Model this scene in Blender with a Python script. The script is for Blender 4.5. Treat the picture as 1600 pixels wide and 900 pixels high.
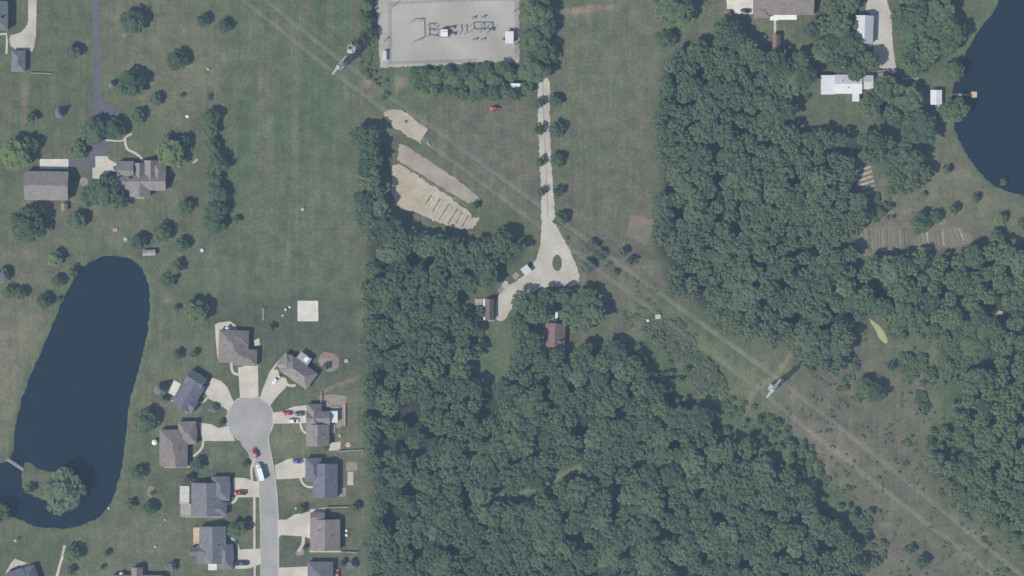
import bpy, math, random
import numpy as np
from mathutils import Vector, Matrix

random.seed(7)
RNG = np.random.default_rng(11)
for _o in list(bpy.data.objects):
    bpy.data.objects.remove(_o)
SC = bpy.context.scene
COL = SC.collection
R = math.radians

# ------------------------------------------------------------------ camera, sky, sun, exposure
CAM_H = 2000.0
cam_d = bpy.data.cameras.new('camera')
cam = bpy.data.objects.new('camera', cam_d)
COL.objects.link(cam)
cam.location = (0, 0, CAM_H)
cam.rotation_euler = (0, 0, 0)
cam_d.sensor_width = 36.0
cam_d.lens = 18.0 * CAM_H / 240.0
cam_d.clip_start = 1.0
cam_d.clip_end = 9000.0
SC.camera = cam

SHADOW_ANG, SUN_EL = 38.0, 47.0          # shadows fall toward the upper right of the map
world = bpy.data.worlds.new('World')
SC.world = world
world.use_nodes = True
wn = world.node_tree
wn.nodes.clear()
sky = wn.nodes.new('ShaderNodeTexSky')
sky.sky_type = 'NISHITA'
sky.sun_disc = False
sky.sun_elevation = R(SUN_EL)
sky.sun_rotation = R(270.0 - SHADOW_ANG)
bg = wn.nodes.new('ShaderNodeBackground')
bg.inputs['Strength'].default_value = 0.085
wo = wn.nodes.new('ShaderNodeOutputWorld')
wn.links.new(sky.outputs['Color'], bg.inputs['Color'])
wn.links.new(bg.outputs['Background'], wo.inputs['Surface'])

sun_d = bpy.data.lights.new('sun', 'SUN')
sun_d.energy = 4.6
sun_d.angle = R(0.5)
sun_d.color = (1.0, 0.95, 0.88)
sun = bpy.data.objects.new('sun', sun_d)
COL.objects.link(sun)
sun.location = (-200, -160, 300)
_d = Vector((math.cos(R(SHADOW_ANG)) * math.cos(R(SUN_EL)), math.sin(R(SHADOW_ANG)) * math.cos(R(SUN_EL)), -math.sin(R(SUN_EL))))
sun.rotation_euler = _d.to_track_quat('-Z', 'Y').to_euler()

SC.view_settings.view_transform = 'Standard'
SC.view_settings.look = 'None'
SC.view_settings.exposure = 0.13
SC.view_settings.gamma = 1.0
SC.view_settings.use_curve_mapping = False
SC.render.engine = 'CYCLES'
SC.cycles.max_bounces = 4
SC.cycles.diffuse_bounces = 2
SC.cycles.glossy_bounces = 2
SC.cycles.transmission_bounces = 2
SC.cycles.volume_bounces = 0
SC.cycles.transparent_max_bounces = 8
SC.cycles.use_denoising = True
SC.render.film_transparent = False

# ------------------------------------------------------------------ helpers
S = 0.3                                   # metres for one map unit


def W(px, py):
    return ((px - 800.0) * S, (450.0 - py) * S)


def tag(o, label=None, cat=None, group=None, kind=None):
    if label: o['label'] = label
    if cat: o['category'] = cat
    if group: o['group'] = group
    if kind: o['kind'] = kind
    return o


def empty(name, loc=(0, 0, 0), rz=0.0):
    o = bpy.data.objects.new(name, None)
    o.empty_display_size = 0.5
    COL.objects.link(o)
    o.location = loc
    o.rotation_euler = (0, 0, rz)
    return o


def link(name, me, parent=None, loc=None):
    o = bpy.data.objects.new(name, me)
    COL.objects.link(o)
    if parent is not None:
        o.parent = parent
    if loc is not None:
        o.location = loc
    return o


def copy_tree(o, parent=None):
    c = o.copy()
    COL.objects.link(c)
    c.parent = parent
    for ch in list(o.children):
        copy_tree(ch, c)
    return c


class MB:
    """collects vertices and faces, then links them as one mesh object"""
    def __init__(self):
        self.v, self.f = [], []

    def add(self, vs, fs):
        b = len(self.v)
        self.v += [tuple(p) for p in vs]
        self.f += [tuple(i + b for i in f) for f in fs]
        return self

    def box(self, x0, y0, z0, x1, y1, z1):
        vs = [(x0, y0, z0), (x1, y0, z0), (x1, y1, z0), (x0, y1, z0), (x0, y0, z1), (x1, y0, z1), (x1, y1, z1), (x0, y1, z1)]
        return self.add(vs, [(3, 2, 1, 0), (4, 5, 6, 7), (0, 1, 5, 4), (1, 2, 6, 5), (2, 3, 7, 6), (3, 0, 4, 7)])

    def bar(self, a, b, r, r2=None, n=6):
        a, b = Vector(a), Vector(b)
        r2 = r if r2 is None else r2
        d = (b - a).normalized()
        u = d.orthogonal().normalized()
        w = d.cross(u)
        vs = []
        for c, rr in ((a, r), (b, r2)):
            for k in range(n):
                t = 2 * math.pi * k / n
                vs.append(c + u * (rr * math.cos(t)) + w * (rr * math.sin(t)))
        fs = [(k, (k + 1) % n, n + (k + 1) % n, n + k) for k in range(n)]
        fs += [tuple(range(n - 1, -1, -1)), tuple(range(n, 2 * n))]
        return self.add(vs, fs)

    def loft(self, rings, cap=True):
        n = len(rings[0])
        vs = [p for r in rings for p in r]
        fs = []
        for i in range(len(rings) - 1):
            for k in range(n):
                fs.append((i * n + k, i * n + (k + 1) % n, (i + 1) * n + (k + 1) % n, (i + 1) * n + k))
        if cap:
            fs.append(tuple(range(n - 1, -1, -1)))
            fs.append(tuple(range((len(rings) - 1) * n, len(rings) * n)))
        return self.add(vs, fs)

    def slab(self, pts, z0, z1):
        n = len(pts)
        a = sum(pts[i][0] * pts[(i + 1) % n][1] - pts[(i + 1) % n][0] * pts[i][1] for i in range(n))
        if a < 0:
            pts = pts[::-1]
        vs = [(x, y, z0) for x, y in pts] + [(x, y, z1) for x, y in pts]
        fs = [tuple(range(n, 2 * n))] + [(k, (k + 1) % n, n + (k + 1) % n, n + k) for k in range(n)]
        return self.add(vs, fs)

    def mesh(self, name, mat, smooth=False):
        me = bpy.data.meshes.new(name)
        me.from_pydata(self.v, [], self.f)
        me.materials.append(mat)
        if smooth:
            me.polygons.foreach_set('use_smooth', [True] * len(me.polygons))
        me.update()
        return me

    def build(self, name, mat, parent=None, smooth=False, loc=None):
        return link(name, self.mesh(name, mat, smooth), parent, loc)


def quad_mesh(name, V, Q, mat, tint=None):
    """fast mesh of quads; V (n,3), Q (m,4), tint one float for each face"""
    me = bpy.data.meshes.new(name)
    m = len(Q)
    me.vertices.add(len(V))
    me.vertices.foreach_set('co', np.asarray(V, dtype=np.float32).ravel())
    me.loops.add(4 * m)
    me.loops.foreach_set('vertex_index', np.asarray(Q, dtype=np.int32).ravel())
    me.polygons.add(m)
    me.polygons.foreach_set('loop_start', np.arange(0, 4 * m, 4, dtype=np.int32))
    me.update(calc_edges=True)
    if tint is not None:
        at = me.attributes.new('tint', 'FLOAT', 'FACE')
        at.data.foreach_set('value', np.asarray(tint, dtype=np.float32))
    me.materials.append(mat)
    me.validate()
    return me


def chaikin(p, n=2):
    for _ in range(n):
        q = []
        for i in range(len(p)):
            a, b = p[i], p[(i + 1) % len(p)]
            q.append((a[0] * .75 + b[0] * .25, a[1] * .75 + b[1] * .25))
            q.append((a[0] * .25 + b[0] * .75, a[1] * .25 + b[1] * .75))
        p = q
    return p


def chaikin_open(p, n=2):
    for _ in range(n):
        q = [p[0]]
        for a, b in zip(p[:-1], p[1:]):
            q.append((a[0] * .75 + b[0] * .25, a[1] * .75 + b[1] * .25))
            q.append((a[0] * .25 + b[0] * .75, a[1] * .25 + b[1] * .75))
        q.append(p[-1])
        p = q
    return p


def resample(p, step):
    q = []
    for i in range(len(p)):
        a, b = p[i], p[(i + 1) % len(p)]
        d = math.hypot(b[0] - a[0], b[1] - a[1])
        k = max(1, int(d / step))
        q += [(a[0] + (b[0] - a[0]) * j / k, a[1] + (b[1] - a[1]) * j / k) for j in range(k)]
    return q


def ragged(p, amp, step=3.0, seed=1):
    rr = random.Random(seed)
    return [(x + rr.uniform(-amp, amp), y + rr.uniform(-amp, amp)) for x, y in resample(p, step)]


def ribbon(p, w):
    """outline of a strip of width w (map units) along the open line p"""
    L, Rr = [], []
    for i, (x, y) in enumerate(p):
        a, b = p[max(0, i - 1)], p[min(len(p) - 1, i + 1)]
        dx, dy = b[0] - a[0], b[1] - a[1]
        d = math.hypot(dx, dy) or 1
        ww = w[i] if isinstance(w, (list, tuple)) else w
        L.append((x - dy / d * ww / 2, y + dx / d * ww / 2))
        Rr.append((x + dy / d * ww / 2, y - dx / d * ww / 2))
    return L + Rr[::-1]


def in_poly(x, y, poly):
    x, y = np.asarray(x, float), np.asarray(y, float)
    c = np.zeros(x.shape, bool)
    n = len(poly)
    j = n - 1
    for i in range(n):
        xi, yi = poly[i]
        xj, yj = poly[j]
        if yi != yj:
            t = ((yi > y) != (yj > y)) & (x < (xj - xi) * (y - yi) / (yj - yi) + xi)
            c ^= t
        j = i
    return c


def dist_poly(x, y, poly):
    d = np.full(np.shape(x), 1e9)
    for i in range(len(poly)):
        ax, ay = poly[i]
        bx, by = poly[(i + 1) % len(poly)]
        dx, dy = bx - ax, by - ay
        t = np.clip(((x - ax) * dx + (y - ay) * dy) / max(dx * dx + dy * dy, 1e-9), 0, 1)
        d = np.minimum(d, np.hypot(x - ax - t * dx, y - ay - t * dy))
    return d


# ------------------------------------------------------------------ materials
def new_mat(name):
    m = bpy.data.materials.new(name)
    m.use_nodes = True
    nt = m.node_tree
    b = nt.nodes['Principled BSDF']
    return m, nt, b


def mottled(name, c1, c2, scale=1.0, rough=0.85, fine=6.0, fine_amt=0.25, spec=0.25, bump=0.0, world=True, metallic=0.0):
    m, nt, b = new_mat(name)
    N = nt.nodes
    if world:
        src = N.new('ShaderNodeNewGeometry').outputs['Position']
    else:
        src = N.new('ShaderNodeTexCoord').outputs['Object']
    n1 = N.new('ShaderNodeTexNoise'); n1.inputs['Scale'].default_value = scale; n1.inputs['Detail'].default_value = 4
    n2 = N.new('ShaderNodeTexNoise'); n2.inputs['Scale'].default_value = fine; n2.inputs['Detail'].default_value = 2
    nt.links.new(src, n1.inputs['Vector']); nt.links.new(src, n2.inputs['Vector'])
    rp = N.new('ShaderNodeValToRGB')
    rp.color_ramp.elements[0].position = 0.33; rp.color_ramp.elements[0].color = (*c1, 1)
    rp.color_ramp.elements[1].position = 0.67; rp.color_ramp.elements[1].color = (*c2, 1)
    nt.links.new(n1.outputs['Fac'], rp.inputs['Fac'])
    mr = N.new('ShaderNodeMapRange')
    mr.inputs['From Min'].default_value = 0.3; mr.inputs['From Max'].default_value = 0.7
    mr.inputs['To Min'].default_value = 1 - fine_amt; mr.inputs['To Max'].default_value = 1 + fine_amt
    nt.links.new(n2.outputs['Fac'], mr.inputs['Value'])
    mx = N.new('ShaderNodeVectorMath'); mx.operation = 'SCALE'
    nt.links.new(rp.outputs['Color'], mx.inputs[0]); nt.links.new(mr.outputs['Result'], mx.inputs['Scale'])
    nt.links.new(mx.outputs['Vector'], b.inputs['Base Color'])
    b.inputs['Roughness'].default_value = rough
    b.inputs['Specular IOR Level'].default_value = spec
    b.inputs['Metallic'].default_value = metallic
    if bump > 0:
        bp = N.new('ShaderNodeBump'); bp.inputs['Strength'].default_value = bump; bp.inputs['Distance'].default_value = 0.1
        nt.links.new(n2.outputs['Fac'], bp.inputs['Height']); nt.links.new(bp.outputs['Normal'], b.inputs['Normal'])
    return m


def plain(name, c, rough=0.6, spec=0.3, metallic=0.0, var=0.06):
    return mottled(name, tuple(x * (1 - var) for x in c), tuple(x * (1 + var) for x in c), 0.8, rough, 5.0, var, spec, 0, False, metallic)


def leaf_mat(name, c1, c2):
    m, nt, b = new_mat(name)
    N = nt.nodes
    oi = N.new('ShaderNodeObjectInfo')
    at = N.new('ShaderNodeAttribute'); at.attribute_name = 'tint'
    ad = N.new('ShaderNodeMath'); ad.operation = 'MULTIPLY_ADD'
    ad.inputs[1].default_value = 0.5
    nt.links.new(oi.outputs['Random'], ad.inputs[0]); nt.links.new(at.outputs['Fac'], ad.inputs[2])
    mx = N.new('ShaderNodeMix'); mx.data_type = 'RGBA'
    mx.inputs['A'].default_value = (*c1, 1); mx.inputs['B'].default_value = (*c2, 1)
    nt.links.new(ad.outputs['Value'], mx.inputs['Factor'])
    nt.links.new(mx.outputs['Result'], b.inputs['Base Color'])
    b.inputs['Roughness'].default_value = 0.7
    b.inputs['Specular IOR Level'].default_value = 0.2
    tr = N.new('ShaderNodeBsdfTranslucent')
    nt.links.new(mx.outputs['Result'], tr.inputs['Color'])
    ms = N.new('ShaderNodeMixShader'); ms.inputs['Fac'].default_value = 0.15
    out = N['Material Output']
    nt.links.new(b.outputs['BSDF'], ms.inputs[1]); nt.links.new(tr.outputs['BSDF'], ms.inputs[2])
    nt.links.new(ms.outputs['Shader'], out.inputs['Surface'])
    return m


M = {}
M['concrete'] = mottled('concrete', (.48, .44, .36), (.59, .55, .46), 0.16, 0.9, 1.6, 0.09)
M['concrete_white'] = mottled('concrete_white', (.57, .54, .46), (.70, .67, .58), 0.25, 0.9, 1.6, 0.08)
M['street'] = mottled('street', (.31, .30, .28), (.39, .38, .355), 0.10, 0.9, 1.4, 0.10)
M['kerb'] = mottled('kerb', (.44, .42, .37), (.52, .50, .44), 0.3, 0.9, 3.0, 0.08)
M['asphalt'] = mottled('asphalt', (.105, .105, .115), (.135, .13, .14), 0.15, 0.9, 3.0, 0.1)
M['gravel'] = mottled('gravel', (.42, .385, .32), (.55, .515, .44), 0.09, 0.95, 1.6, 0.14, bump=0.3)
M['yard_gravel'] = mottled('yard_gravel', (.33, .31, .265), (.46, .435, .38), 0.05, 0.95, 1.4, 0.10, bump=0.3)
M['soil'] = mottled('soil', (.40, .345, .255), (.50, .435, .33), 0.15, 0.95, 1.5, 0.16)
M['soil_grey'] = mottled('soil_grey', (.29, .25, .205), (.40, .345, .275), 0.12, 0.95, 1.5, 0.12)
M['soil_dark'] = mottled('soil_dark', (.155, .135, .095), (.21, .18, .13), 0.25, 0.95, 2.0, 0.2)
M['weed_soil'] = mottled('weed_soil', (.17, .165, .105), (.30, .26, .18), 0.5, 0.95, 1.5, 0.3)
M['red_soil'] = mottled('red_soil', (.20, .155, .115), (.25, .19, .145), 0.3, 0.95, 2.0, 0.2)
M['mulch'] = mottled('mulch', (.23, .175, .14), (.29, .225, .18), 0.5, 0.95, 2.5, 0.2)
M['grass_patch'] = mottled('grass_patch', (.075, .095, .045), (.12, .12, .065), 0.3, 0.9, 2.0, 0.25)
M['brick_paving'] = mottled('brick_paving', (.26, .21, .18), (.33, .27, .23), 0.6, 0.9, 3.0, 0.15)
M['crop_green'] = mottled('crop_green', (.11, .14, .065), (.16, .18, .09), 0.5, 0.9, 2.0, 0.3)
M['garden_soil'] = mottled('garden_soil', (.165, .150, .108), (.205, .182, .135), 0.25, 0.95, 2.0, 0.2)
M['garden_row'] = mottled('garden_row', (.18, .158, .118), (.225, .195, .148), 0.4, 0.95, 2.0, 0.25)
M['algae'] = mottled('algae', (.33, .36, .17), (.39, .41, .22), 0.3, 0.8, 2.0, 0.12)
M['wall_cream'] = plain('wall_cream', (.62, .58, .50), 0.8)
M['wall_brick'] = mottled('wall_brick', (.26, .15, .11), (.34, .21, .16), 2.0, 0.9, 8, 0.2)
M['wall_white'] = plain('wall_white', (.74, .74, .72), 0.7)
M['wall_brown'] = plain('wall_brown', (.22, .15, .10), 0.8)
M['trim'] = plain('trim', (.78, .77, .74), 0.6)
M['door'] = plain('door', (.25, .12, .09), 0.5)
M['steel'] = plain('steel', (.42, .43, .44), 0.45, 0.5, 0.3)
M['steel_pale'] = plain('steel_pale', (.66, .68, .68), 0.5, 0.4, 0.2)
M['steel_dark'] = plain('steel_dark', (.20, .20, .21), 0.5, 0.4, 0.2)
M['white_metal'] = plain('white_metal', (.80, .81, .81), 0.5, 0.4)
M['white_fabric'] = plain('white_fabric', (.82, .81, .79), 0.8)
M['deck_pale'] = plain('deck_pale', (.56, .52, .47), 0.8, var=.1)
M['pale_fabric'] = plain('pale_fabric', (.50, .48, .42), 0.8)
M['wood'] = plain('wood', (.30, .22, .15), 0.8, var=0.15)
M['wood_grey'] = plain('wood_grey', (.36, .33, .29), 0.85, var=0.15)
M['wood_pale'] = plain('wood_pale', (.55, .42, .29), 0.8, var=0.1)
M['wire'] = plain('wire', (.42, .44, .39), 0.6, 0.3)
M['rubber'] = plain('rubber', (.02, .02, .02), 0.8)
M['bark'] = mottled('bark', (.10, .075, .055), (.16, .125, .095), 2.0, 0.95, 8, 0.3, world=False)
M['pink_fabric'] = plain('pink_fabric', (.55, .36, .32), 0.8)
m, nt, b = new_mat('window_glass'); M['glass'] = m
b.inputs['Base Color'].default_value = (.03, .04, .05, 1); b.inputs['Roughness'].default_value = 0.08
m, nt, b = new_mat('lamp_glass'); M['lamp'] = m
b.inputs['Base Color'].default_value = (.75, .75, .72, 1); b.inputs['Roughness'].default_value = 0.15
m, nt, b = new_mat('fence_mesh'); M['fence_mesh'] = m
tp = nt.nodes.new('ShaderNodeBsdfTransparent'); ms = nt.nodes.new('ShaderNodeMixShader')
ms.inputs['Fac'].default_value = 0.22
b.inputs['Base Color'].default_value = (.35, .36, .36, 1)
nt.links.new(tp.outputs['BSDF'], ms.inputs[1]); nt.links.new(b.outputs['BSDF'], ms.inputs[2])
nt.links.new(ms.outputs['Shader'], nt.nodes['Material Output'].inputs['Surface'])

m, nt, b = new_mat('water'); M['water'] = m
b.inputs['Base Color'].default_value = (.009, .019, .030, 1)
b.inputs['Roughness'].default_value = 0.12
b.inputs['IOR'].default_value = 1.33
g = nt.nodes.new('ShaderNodeNewGeometry'); n = nt.nodes.new('ShaderNodeTexNoise')
n.inputs['Scale'].default_value = 0.5; n.inputs['Detail'].default_value = 3
bp = nt.nodes.new('ShaderNodeBump'); bp.inputs['Strength'].default_value = 0.12; bp.inputs['Distance'].default_value = 0.1
nt.links.new(g.outputs['Position'], n.inputs['Vector']); nt.links.new(n.outputs['Fac'], bp.inputs['Height'])
nt.links.new(bp.outputs['Normal'], b.inputs['Normal'])

LEAF = {
    'dark': leaf_mat('leaf_dark', (.046, .086, .042), (.114, .162, .078)),
    'mid': leaf_mat('leaf_mid', (.062, .108, .046), (.140, .192, .086)),
    'east': leaf_mat('leaf_east', (.062, .102, .050), (.134, .178, .090)),
    'lime': leaf_mat('leaf_lime', (.125, .185, .062), (.190, .250, .095)),
    'pale': leaf_mat('leaf_pale', (.110, .150, .075), (.160, .200, .105)),
    'silver': leaf_mat('leaf_silver', (.16, .20, .18), (.23, .27, .24)),
    'dry': leaf_mat('leaf_dry', (.125, .125, .085), (.165, .16, .11)),
    'red': leaf_mat('leaf_red', (.075, .050, .052), (.105, .068, .070)),
}

# ------------------------------------------------------------------ ground, ponds
POND_W = [(160, 400), (185, 400), (207, 405), (223, 420), (232, 445), (235, 480), (230, 520), (222, 560), (210, 600), (200, 640), (196, 690),
          (190, 730), (180, 770), (168, 796), (146, 814), (115, 824), (85, 826), (55, 822), (32, 812), (12, 805), (-30, 800), (-30, 728), (8, 724), (19, 714),
          (22, 680), (30, 640), (45, 590), (65, 548), (85, 500), (102, 460), (120, 426), (140, 408)]
ISLAND = [(37, 722), (46, 720), (62, 735), (90, 738), (110, 740), (125, 755), (130, 770), (125, 785), (112, 794), (94, 804), (86, 797), (76, 785),
          (60, 778), (45, 773), (36, 765), (34, 745)]
POND_E = [(1585, -60), (1556, 14), (1535, 40), (1515, 70), (1500, 100), (1489, 135), (1487, 150), (1489, 190), (1497, 215), (1510, 240), (1525, 262),
          (1545, 285), (1572, 299), (1700, 330), (1700, -60)]
POND_W, ISLAND, POND_E = chaikin(POND_W, 2), chaikin(ISLAND, 2), chaikin(POND_E, 2)

F_MAIN = [(568, 395), (570, 450), (566, 560), (574, 700), (578, 790), (572, 930), (1360, 930), (1335, 850), (1347, 800), (1310, 770), (1262, 745),
          (1246, 700), (1222, 672), (1190, 660), (1150, 650), (1112, 640), (1086, 608), (1066, 578), (1034, 545), (1012, 522), (1000, 535), (975, 548),
          (940, 538), (890, 548), (858, 552), (843, 525), (812, 508), (800, 525), (802, 560), (788, 602), (758, 605), (738, 582), (752, 530), (735, 492),
          (712, 468), (738, 452), (770, 440), (795, 425), (822, 402), (826, 380), (800, 366), (775, 366), (752, 388), (738, 372), (700, 368), (645, 372),
          (600, 330), (596, 228), (592, 200), (556, 197), (562, 300)]
F_EAST = [(1034, 95), (1060, 80), (1105, 72), (1128, 40), (1152, 60), (1178, 78), (1200, 100), (1228, 108), (1238, 160), (1228, 192), (1262, 207),
          (1300, 202), (1340, 207), (1372, 198), (1402, 212), (1432, 238), (1448, 275), (1430, 300), (1400, 285), (1375, 262), (1350, 250), (1334, 258),
          (1336, 290), (1352, 312), (1360, 338), (1338, 352), (1333, 400), (1340, 415), (1335, 460), (1352, 490), (1332, 520), (1328, 560), (1305, 590),
          (1270, 580), (1245, 555), (1228, 543), (1160, 520), (1100, 490), (1042, 457), (1036, 420), (1014, 382), (1026, 340), (1030, 270), (1024, 200), (1029, 130)]
F_SE = [(1340, 415), (1420, 397), (1500, 397), (1545, 381), (1640, 392), (1640, 870), (1575, 845), (1545, 822), (1525, 790), (1492, 768), (1455, 748),
        (1448, 712), (1462, 672), (1475, 640), (1462, 600), (1482, 560), (1502, 520), (1480, 500), (1450, 500), (1425, 530), (1402, 540), (1388, 500),
        (1372, 490), (1352, 486), (1336, 460)]
F_NE1 = [(1258, 40), (1280, 8), (1340, -20), (1352, 5), (1330, 25), (1328, 70), (1345, 72), (1366, 80), (1368, 108), (1345, 118), (1322, 110), (1290, 108), (1272, 75)]
F_NE2 = [(1402, -20), (1445, 5), (1478, 22), (1503, 45), (1502, 75), (1480, 95), (1450, 112), (1422, 122), (1408, 100), (1402, 50)]
F_NE3 = [(1130, 45), (1150, 38), (1168, 62), (1200, 78), (1235, 88), (1255, 90), (1262, 120), (1240, 150), (1200, 110), (1150, 75)]
F_YARD = [(1358, 138), (1385, 128), (1415, 148), (1435, 178), (1440, 205), (1405, 210), (1375, 195), (1352, 172)]
F_CABIN = [(812, 472), (840, 450), (862, 446), (862, 500), (848, 503), (832, 506), (806, 515), (796, 498)]
F_CABIN2 = [(876, 452), (905, 462), (935, 488), (938, 515), (915, 520), (888, 505), (872, 482)]
WOODS = [F_MAIN, F_EAST, F_SE, F_NE1, F_NE2, F_NE3, F_YARD, F_CABIN, F_CABIN2]
TRAIL = chaikin_open([(780, 776), (805, 771), (825, 768), (850, 756), (880, 742), (905, 732)])
TRAIL2 = [(820, 780), (818, 800), (812, 830), (820, 850)]

STEP = 1.5
gx = np.arange(-270, 270.01, STEP)
gy = np.arange(-165, 165.01, STEP)
X, Y = np.meshgrid(gx, gy)
PX, PY = X / S + 800.0, 450.0 - Y / S


def vnoise(x, y, seed):
    r = np.random.default_rng(seed)
    tab = r.random((64, 64))
    xi, yi = np.floor(x).astype(int), np.floor(y).astype(int)
    fx, fy = x - xi, y - yi
    fx, fy = fx * fx * (3 - 2 * fx), fy * fy * (3 - 2 * fy)
    t = lambda a, b: tab[a % 64, b % 64]
    return (t(xi, yi) * (1 - fx) + t(xi + 1, yi) * fx) * (1 - fy) + (t(xi, yi + 1) * (1 - fx) + t(xi + 1, yi + 1) * fx) * fy


def fbm(x, y, seed):
    return sum(vnoise(x * 2 ** k, y * 2 ** k, seed + k) * 0.5 ** (k + 1) for k in range(4)) / 0.9375


def blur(a, n):
    for _ in range(2):
        for ax in (0, 1):
            p = np.pad(a, [(n, n) if k == ax else (0, 0) for k in (0, 1)], mode='edge')
            c = np.cumsum(p, axis=ax)
            c = np.concatenate([np.zeros_like(np.take(c, [0], ax)), c], axis=ax)
            k = 2 * n + 1
            a = (np.take(c, range(k, c.shape[ax]), ax) - np.take(c, range(0, c.shape[ax] - k), ax)) / k
    return a


wx = PX + 14 * (fbm(PX / 30, PY / 30, 3) - .5) + 5 * (fbm(PX / 8, PY / 8, 5) - .5)
wy = PY + 14 * (fbm(PX / 30, PY / 30, 13) - .5) + 5 * (fbm(PX / 8, PY / 8, 15) - .5)


def region(poly, soft=2):
    return blur(in_poly(wx, wy, poly).astype(float), soft)


def spot(cx, cy, rx, ry=None, soft=1.0):
    ry = ry or rx
    d = np.hypot((wx - cx) / rx, (wy - cy) / ry)
    return np.clip(1.3 - d, 0, 1) ** soft


GREEN = np.array([.106, .122, .066])
LUSH = np.array([.090, .121, .061])
DRY = np.array([.168, .158, .102])
BROWN = np.array([.150, .134, .096])
WEEDY = np.array([.094, .130, .058])
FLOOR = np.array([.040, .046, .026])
BARE = np.array([.30, .245, .17])
PINK = np.array([.24, .185, .14])
GC = np.zeros(X.shape + (3,)) + GREEN


def blend(mask, col):
    global GC
    GC = GC * (1 - mask[..., None]) + col * mask[..., None]


big = fbm(PX / 90, PY / 90, 21)
med = fbm(PX / 28, PY / 28, 31)
streak = fbm(PX / 14, PY / 160, 41)
blend(np.clip((big - .45) * 3.0, 0, 1) * .55, DRY)
# the open field on the left centre: mown, greener, faint lengthwise streaks
fld = region([(345, -20), (560, -20), (556, 200), (562, 462), (285, 465), (300, 400), (350, 380)], 3)
blend(fld * .85, LUSH)
blend(fld * np.clip((streak - .45) * 3.2, 0, 1) * .5, DRY)
blend(fld * spot(430, 60, 40, 80) * .3, BROWN)
blend(region([(540, 250), (565, 250), (568, 465), (530, 465)], 4) * .45, BROWN)
# left yards
blend(region([(165, -10), (330, -10), (340, 170), (310, 200), (175, 195)], 6) * .45, DRY)
blend(region([(275, 250), (325, 250), (325, 420), (270, 400)], 6) * .4, BROWN)
blend(region([(-10, 380), (110, 395), (100, 440), (20, 440), (-10, 450)], 4) * .45, BROWN)
blend(region([(-20, 480), (82, 480), (60, 545), (40, 595), (26, 640), (16, 690), (-20, 700)], 3) * .95, DRY * 1.05)
blend(region([(150, 810), (300, 780), (290, 880), (100, 850), (110, 835)], 5) * .55, DRY)
blend(region([(-20, 830), (100, 835), (100, 905), (-20, 905)], 5) * .5, LUSH)
blend(region([(300, 465), (565, 462), (565, 600), (440, 610), (420, 560), (330, 500)], 3) * .8, np.array([.088, .105, .066]))
blend(region([(185, 745), (290, 700), (295, 800), (200, 810)], 4) * .35, LUSH)
blend(region([(530, 600), (566, 590), (570, 900), (535, 900)], 3) * .35, BROWN)
for p in ([(424, 668), (478, 664), (478, 712), (455, 714), (432, 722), (420, 690)], [(436, 750), (488, 752), (488, 790), (437, 790)]):
    blend(region(p, 2) * .75, DRY * .95)
for p in ([(437, 838), (482, 842), (482, 884), (437, 884)], [(437, 790), (480, 790), (455, 808), (437, 812)], [(364, 780), (392, 780), (392, 815), (368, 815)],
          [(425, 615), (480, 612), (470, 632), (430, 642)], [(365, 575), (372, 580), (370, 612), (360, 606)], [(315, 632), (352, 635), (350, 660), (312, 655)]):
    blend(region(p, 1) * .7, np.array([.078, .094, .062]))
# field right of the lane, ground left of the lane
blend(region([(872, 15), (1034, 15), (1026, 345), (1000, 440), (880, 360), (866, 280)], 3) * np.clip(.12 + 1.5 * (med - .38), 0, .7), BROWN)
blend(region([(880, 60), (960, 60), (940, 260), (900, 240)], 7) * .45, WEEDY)
blend(region([(668, 165), (845, 160), (846, 350), (800, 330), (745, 300), (665, 220)], 3) * (.45 + .4 * med), BROWN)
blend(region([(566, 108), (640, 105), (680, 160), (660, 190), (600, 165)], 4) * .7, WEEDY)
blend(region([(880, 350), (1020, 340), (1040, 460), (1010, 520), (960, 540), (900, 450)], 4) * (.35 + .5 * med), BROWN)
# power line corridor and the rough meadow
blend(region([(1040, 460), (1230, 545), (1250, 580), (1200, 640), (1120, 620), (1020, 520)], 4) * .75, WEEDY)
blend(region([(1170, 530), (1240, 550), (1255, 580), (1210, 640), (1130, 620), (1120, 580)], 6) * .4, DRY)
blend(region([(1250, 575), (1330, 560), (1345, 500), (1400, 540), (1470, 520), (1470, 640), (1450, 750), (1530, 800), (1610, 870), (1610, 930), (1340, 930), (1345, 800), (1260, 740), (1210, 650)], 4) * (.30 + .55 * med), BROWN * .95)
blend(region([(1440, 760), (1520, 800), (1610, 860), (1610, 900), (1500, 830)], 5) * .6, WEEDY)
blend(region([(1340, 480), (1500, 480), (1480, 600), (1400, 570), (1380, 540)], 5) * .4, WEEDY)
blend(region([(1440, 260), (1490, 200), (1530, 280), (1610, 320), (1610, 400), (1540, 370), (1380, 340), (1390, 300)], 4) * .55, DRY)
blend(region([(1280, 150), (1350, 152), (1340, 200), (1240, 200), (1240, 150)], 4) * .5, LUSH)
blend(region([(738, 500), (800, 500), (800, 560), (780, 605), (740, 585)], 2) * .8, WEEDY * 1.05)
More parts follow.
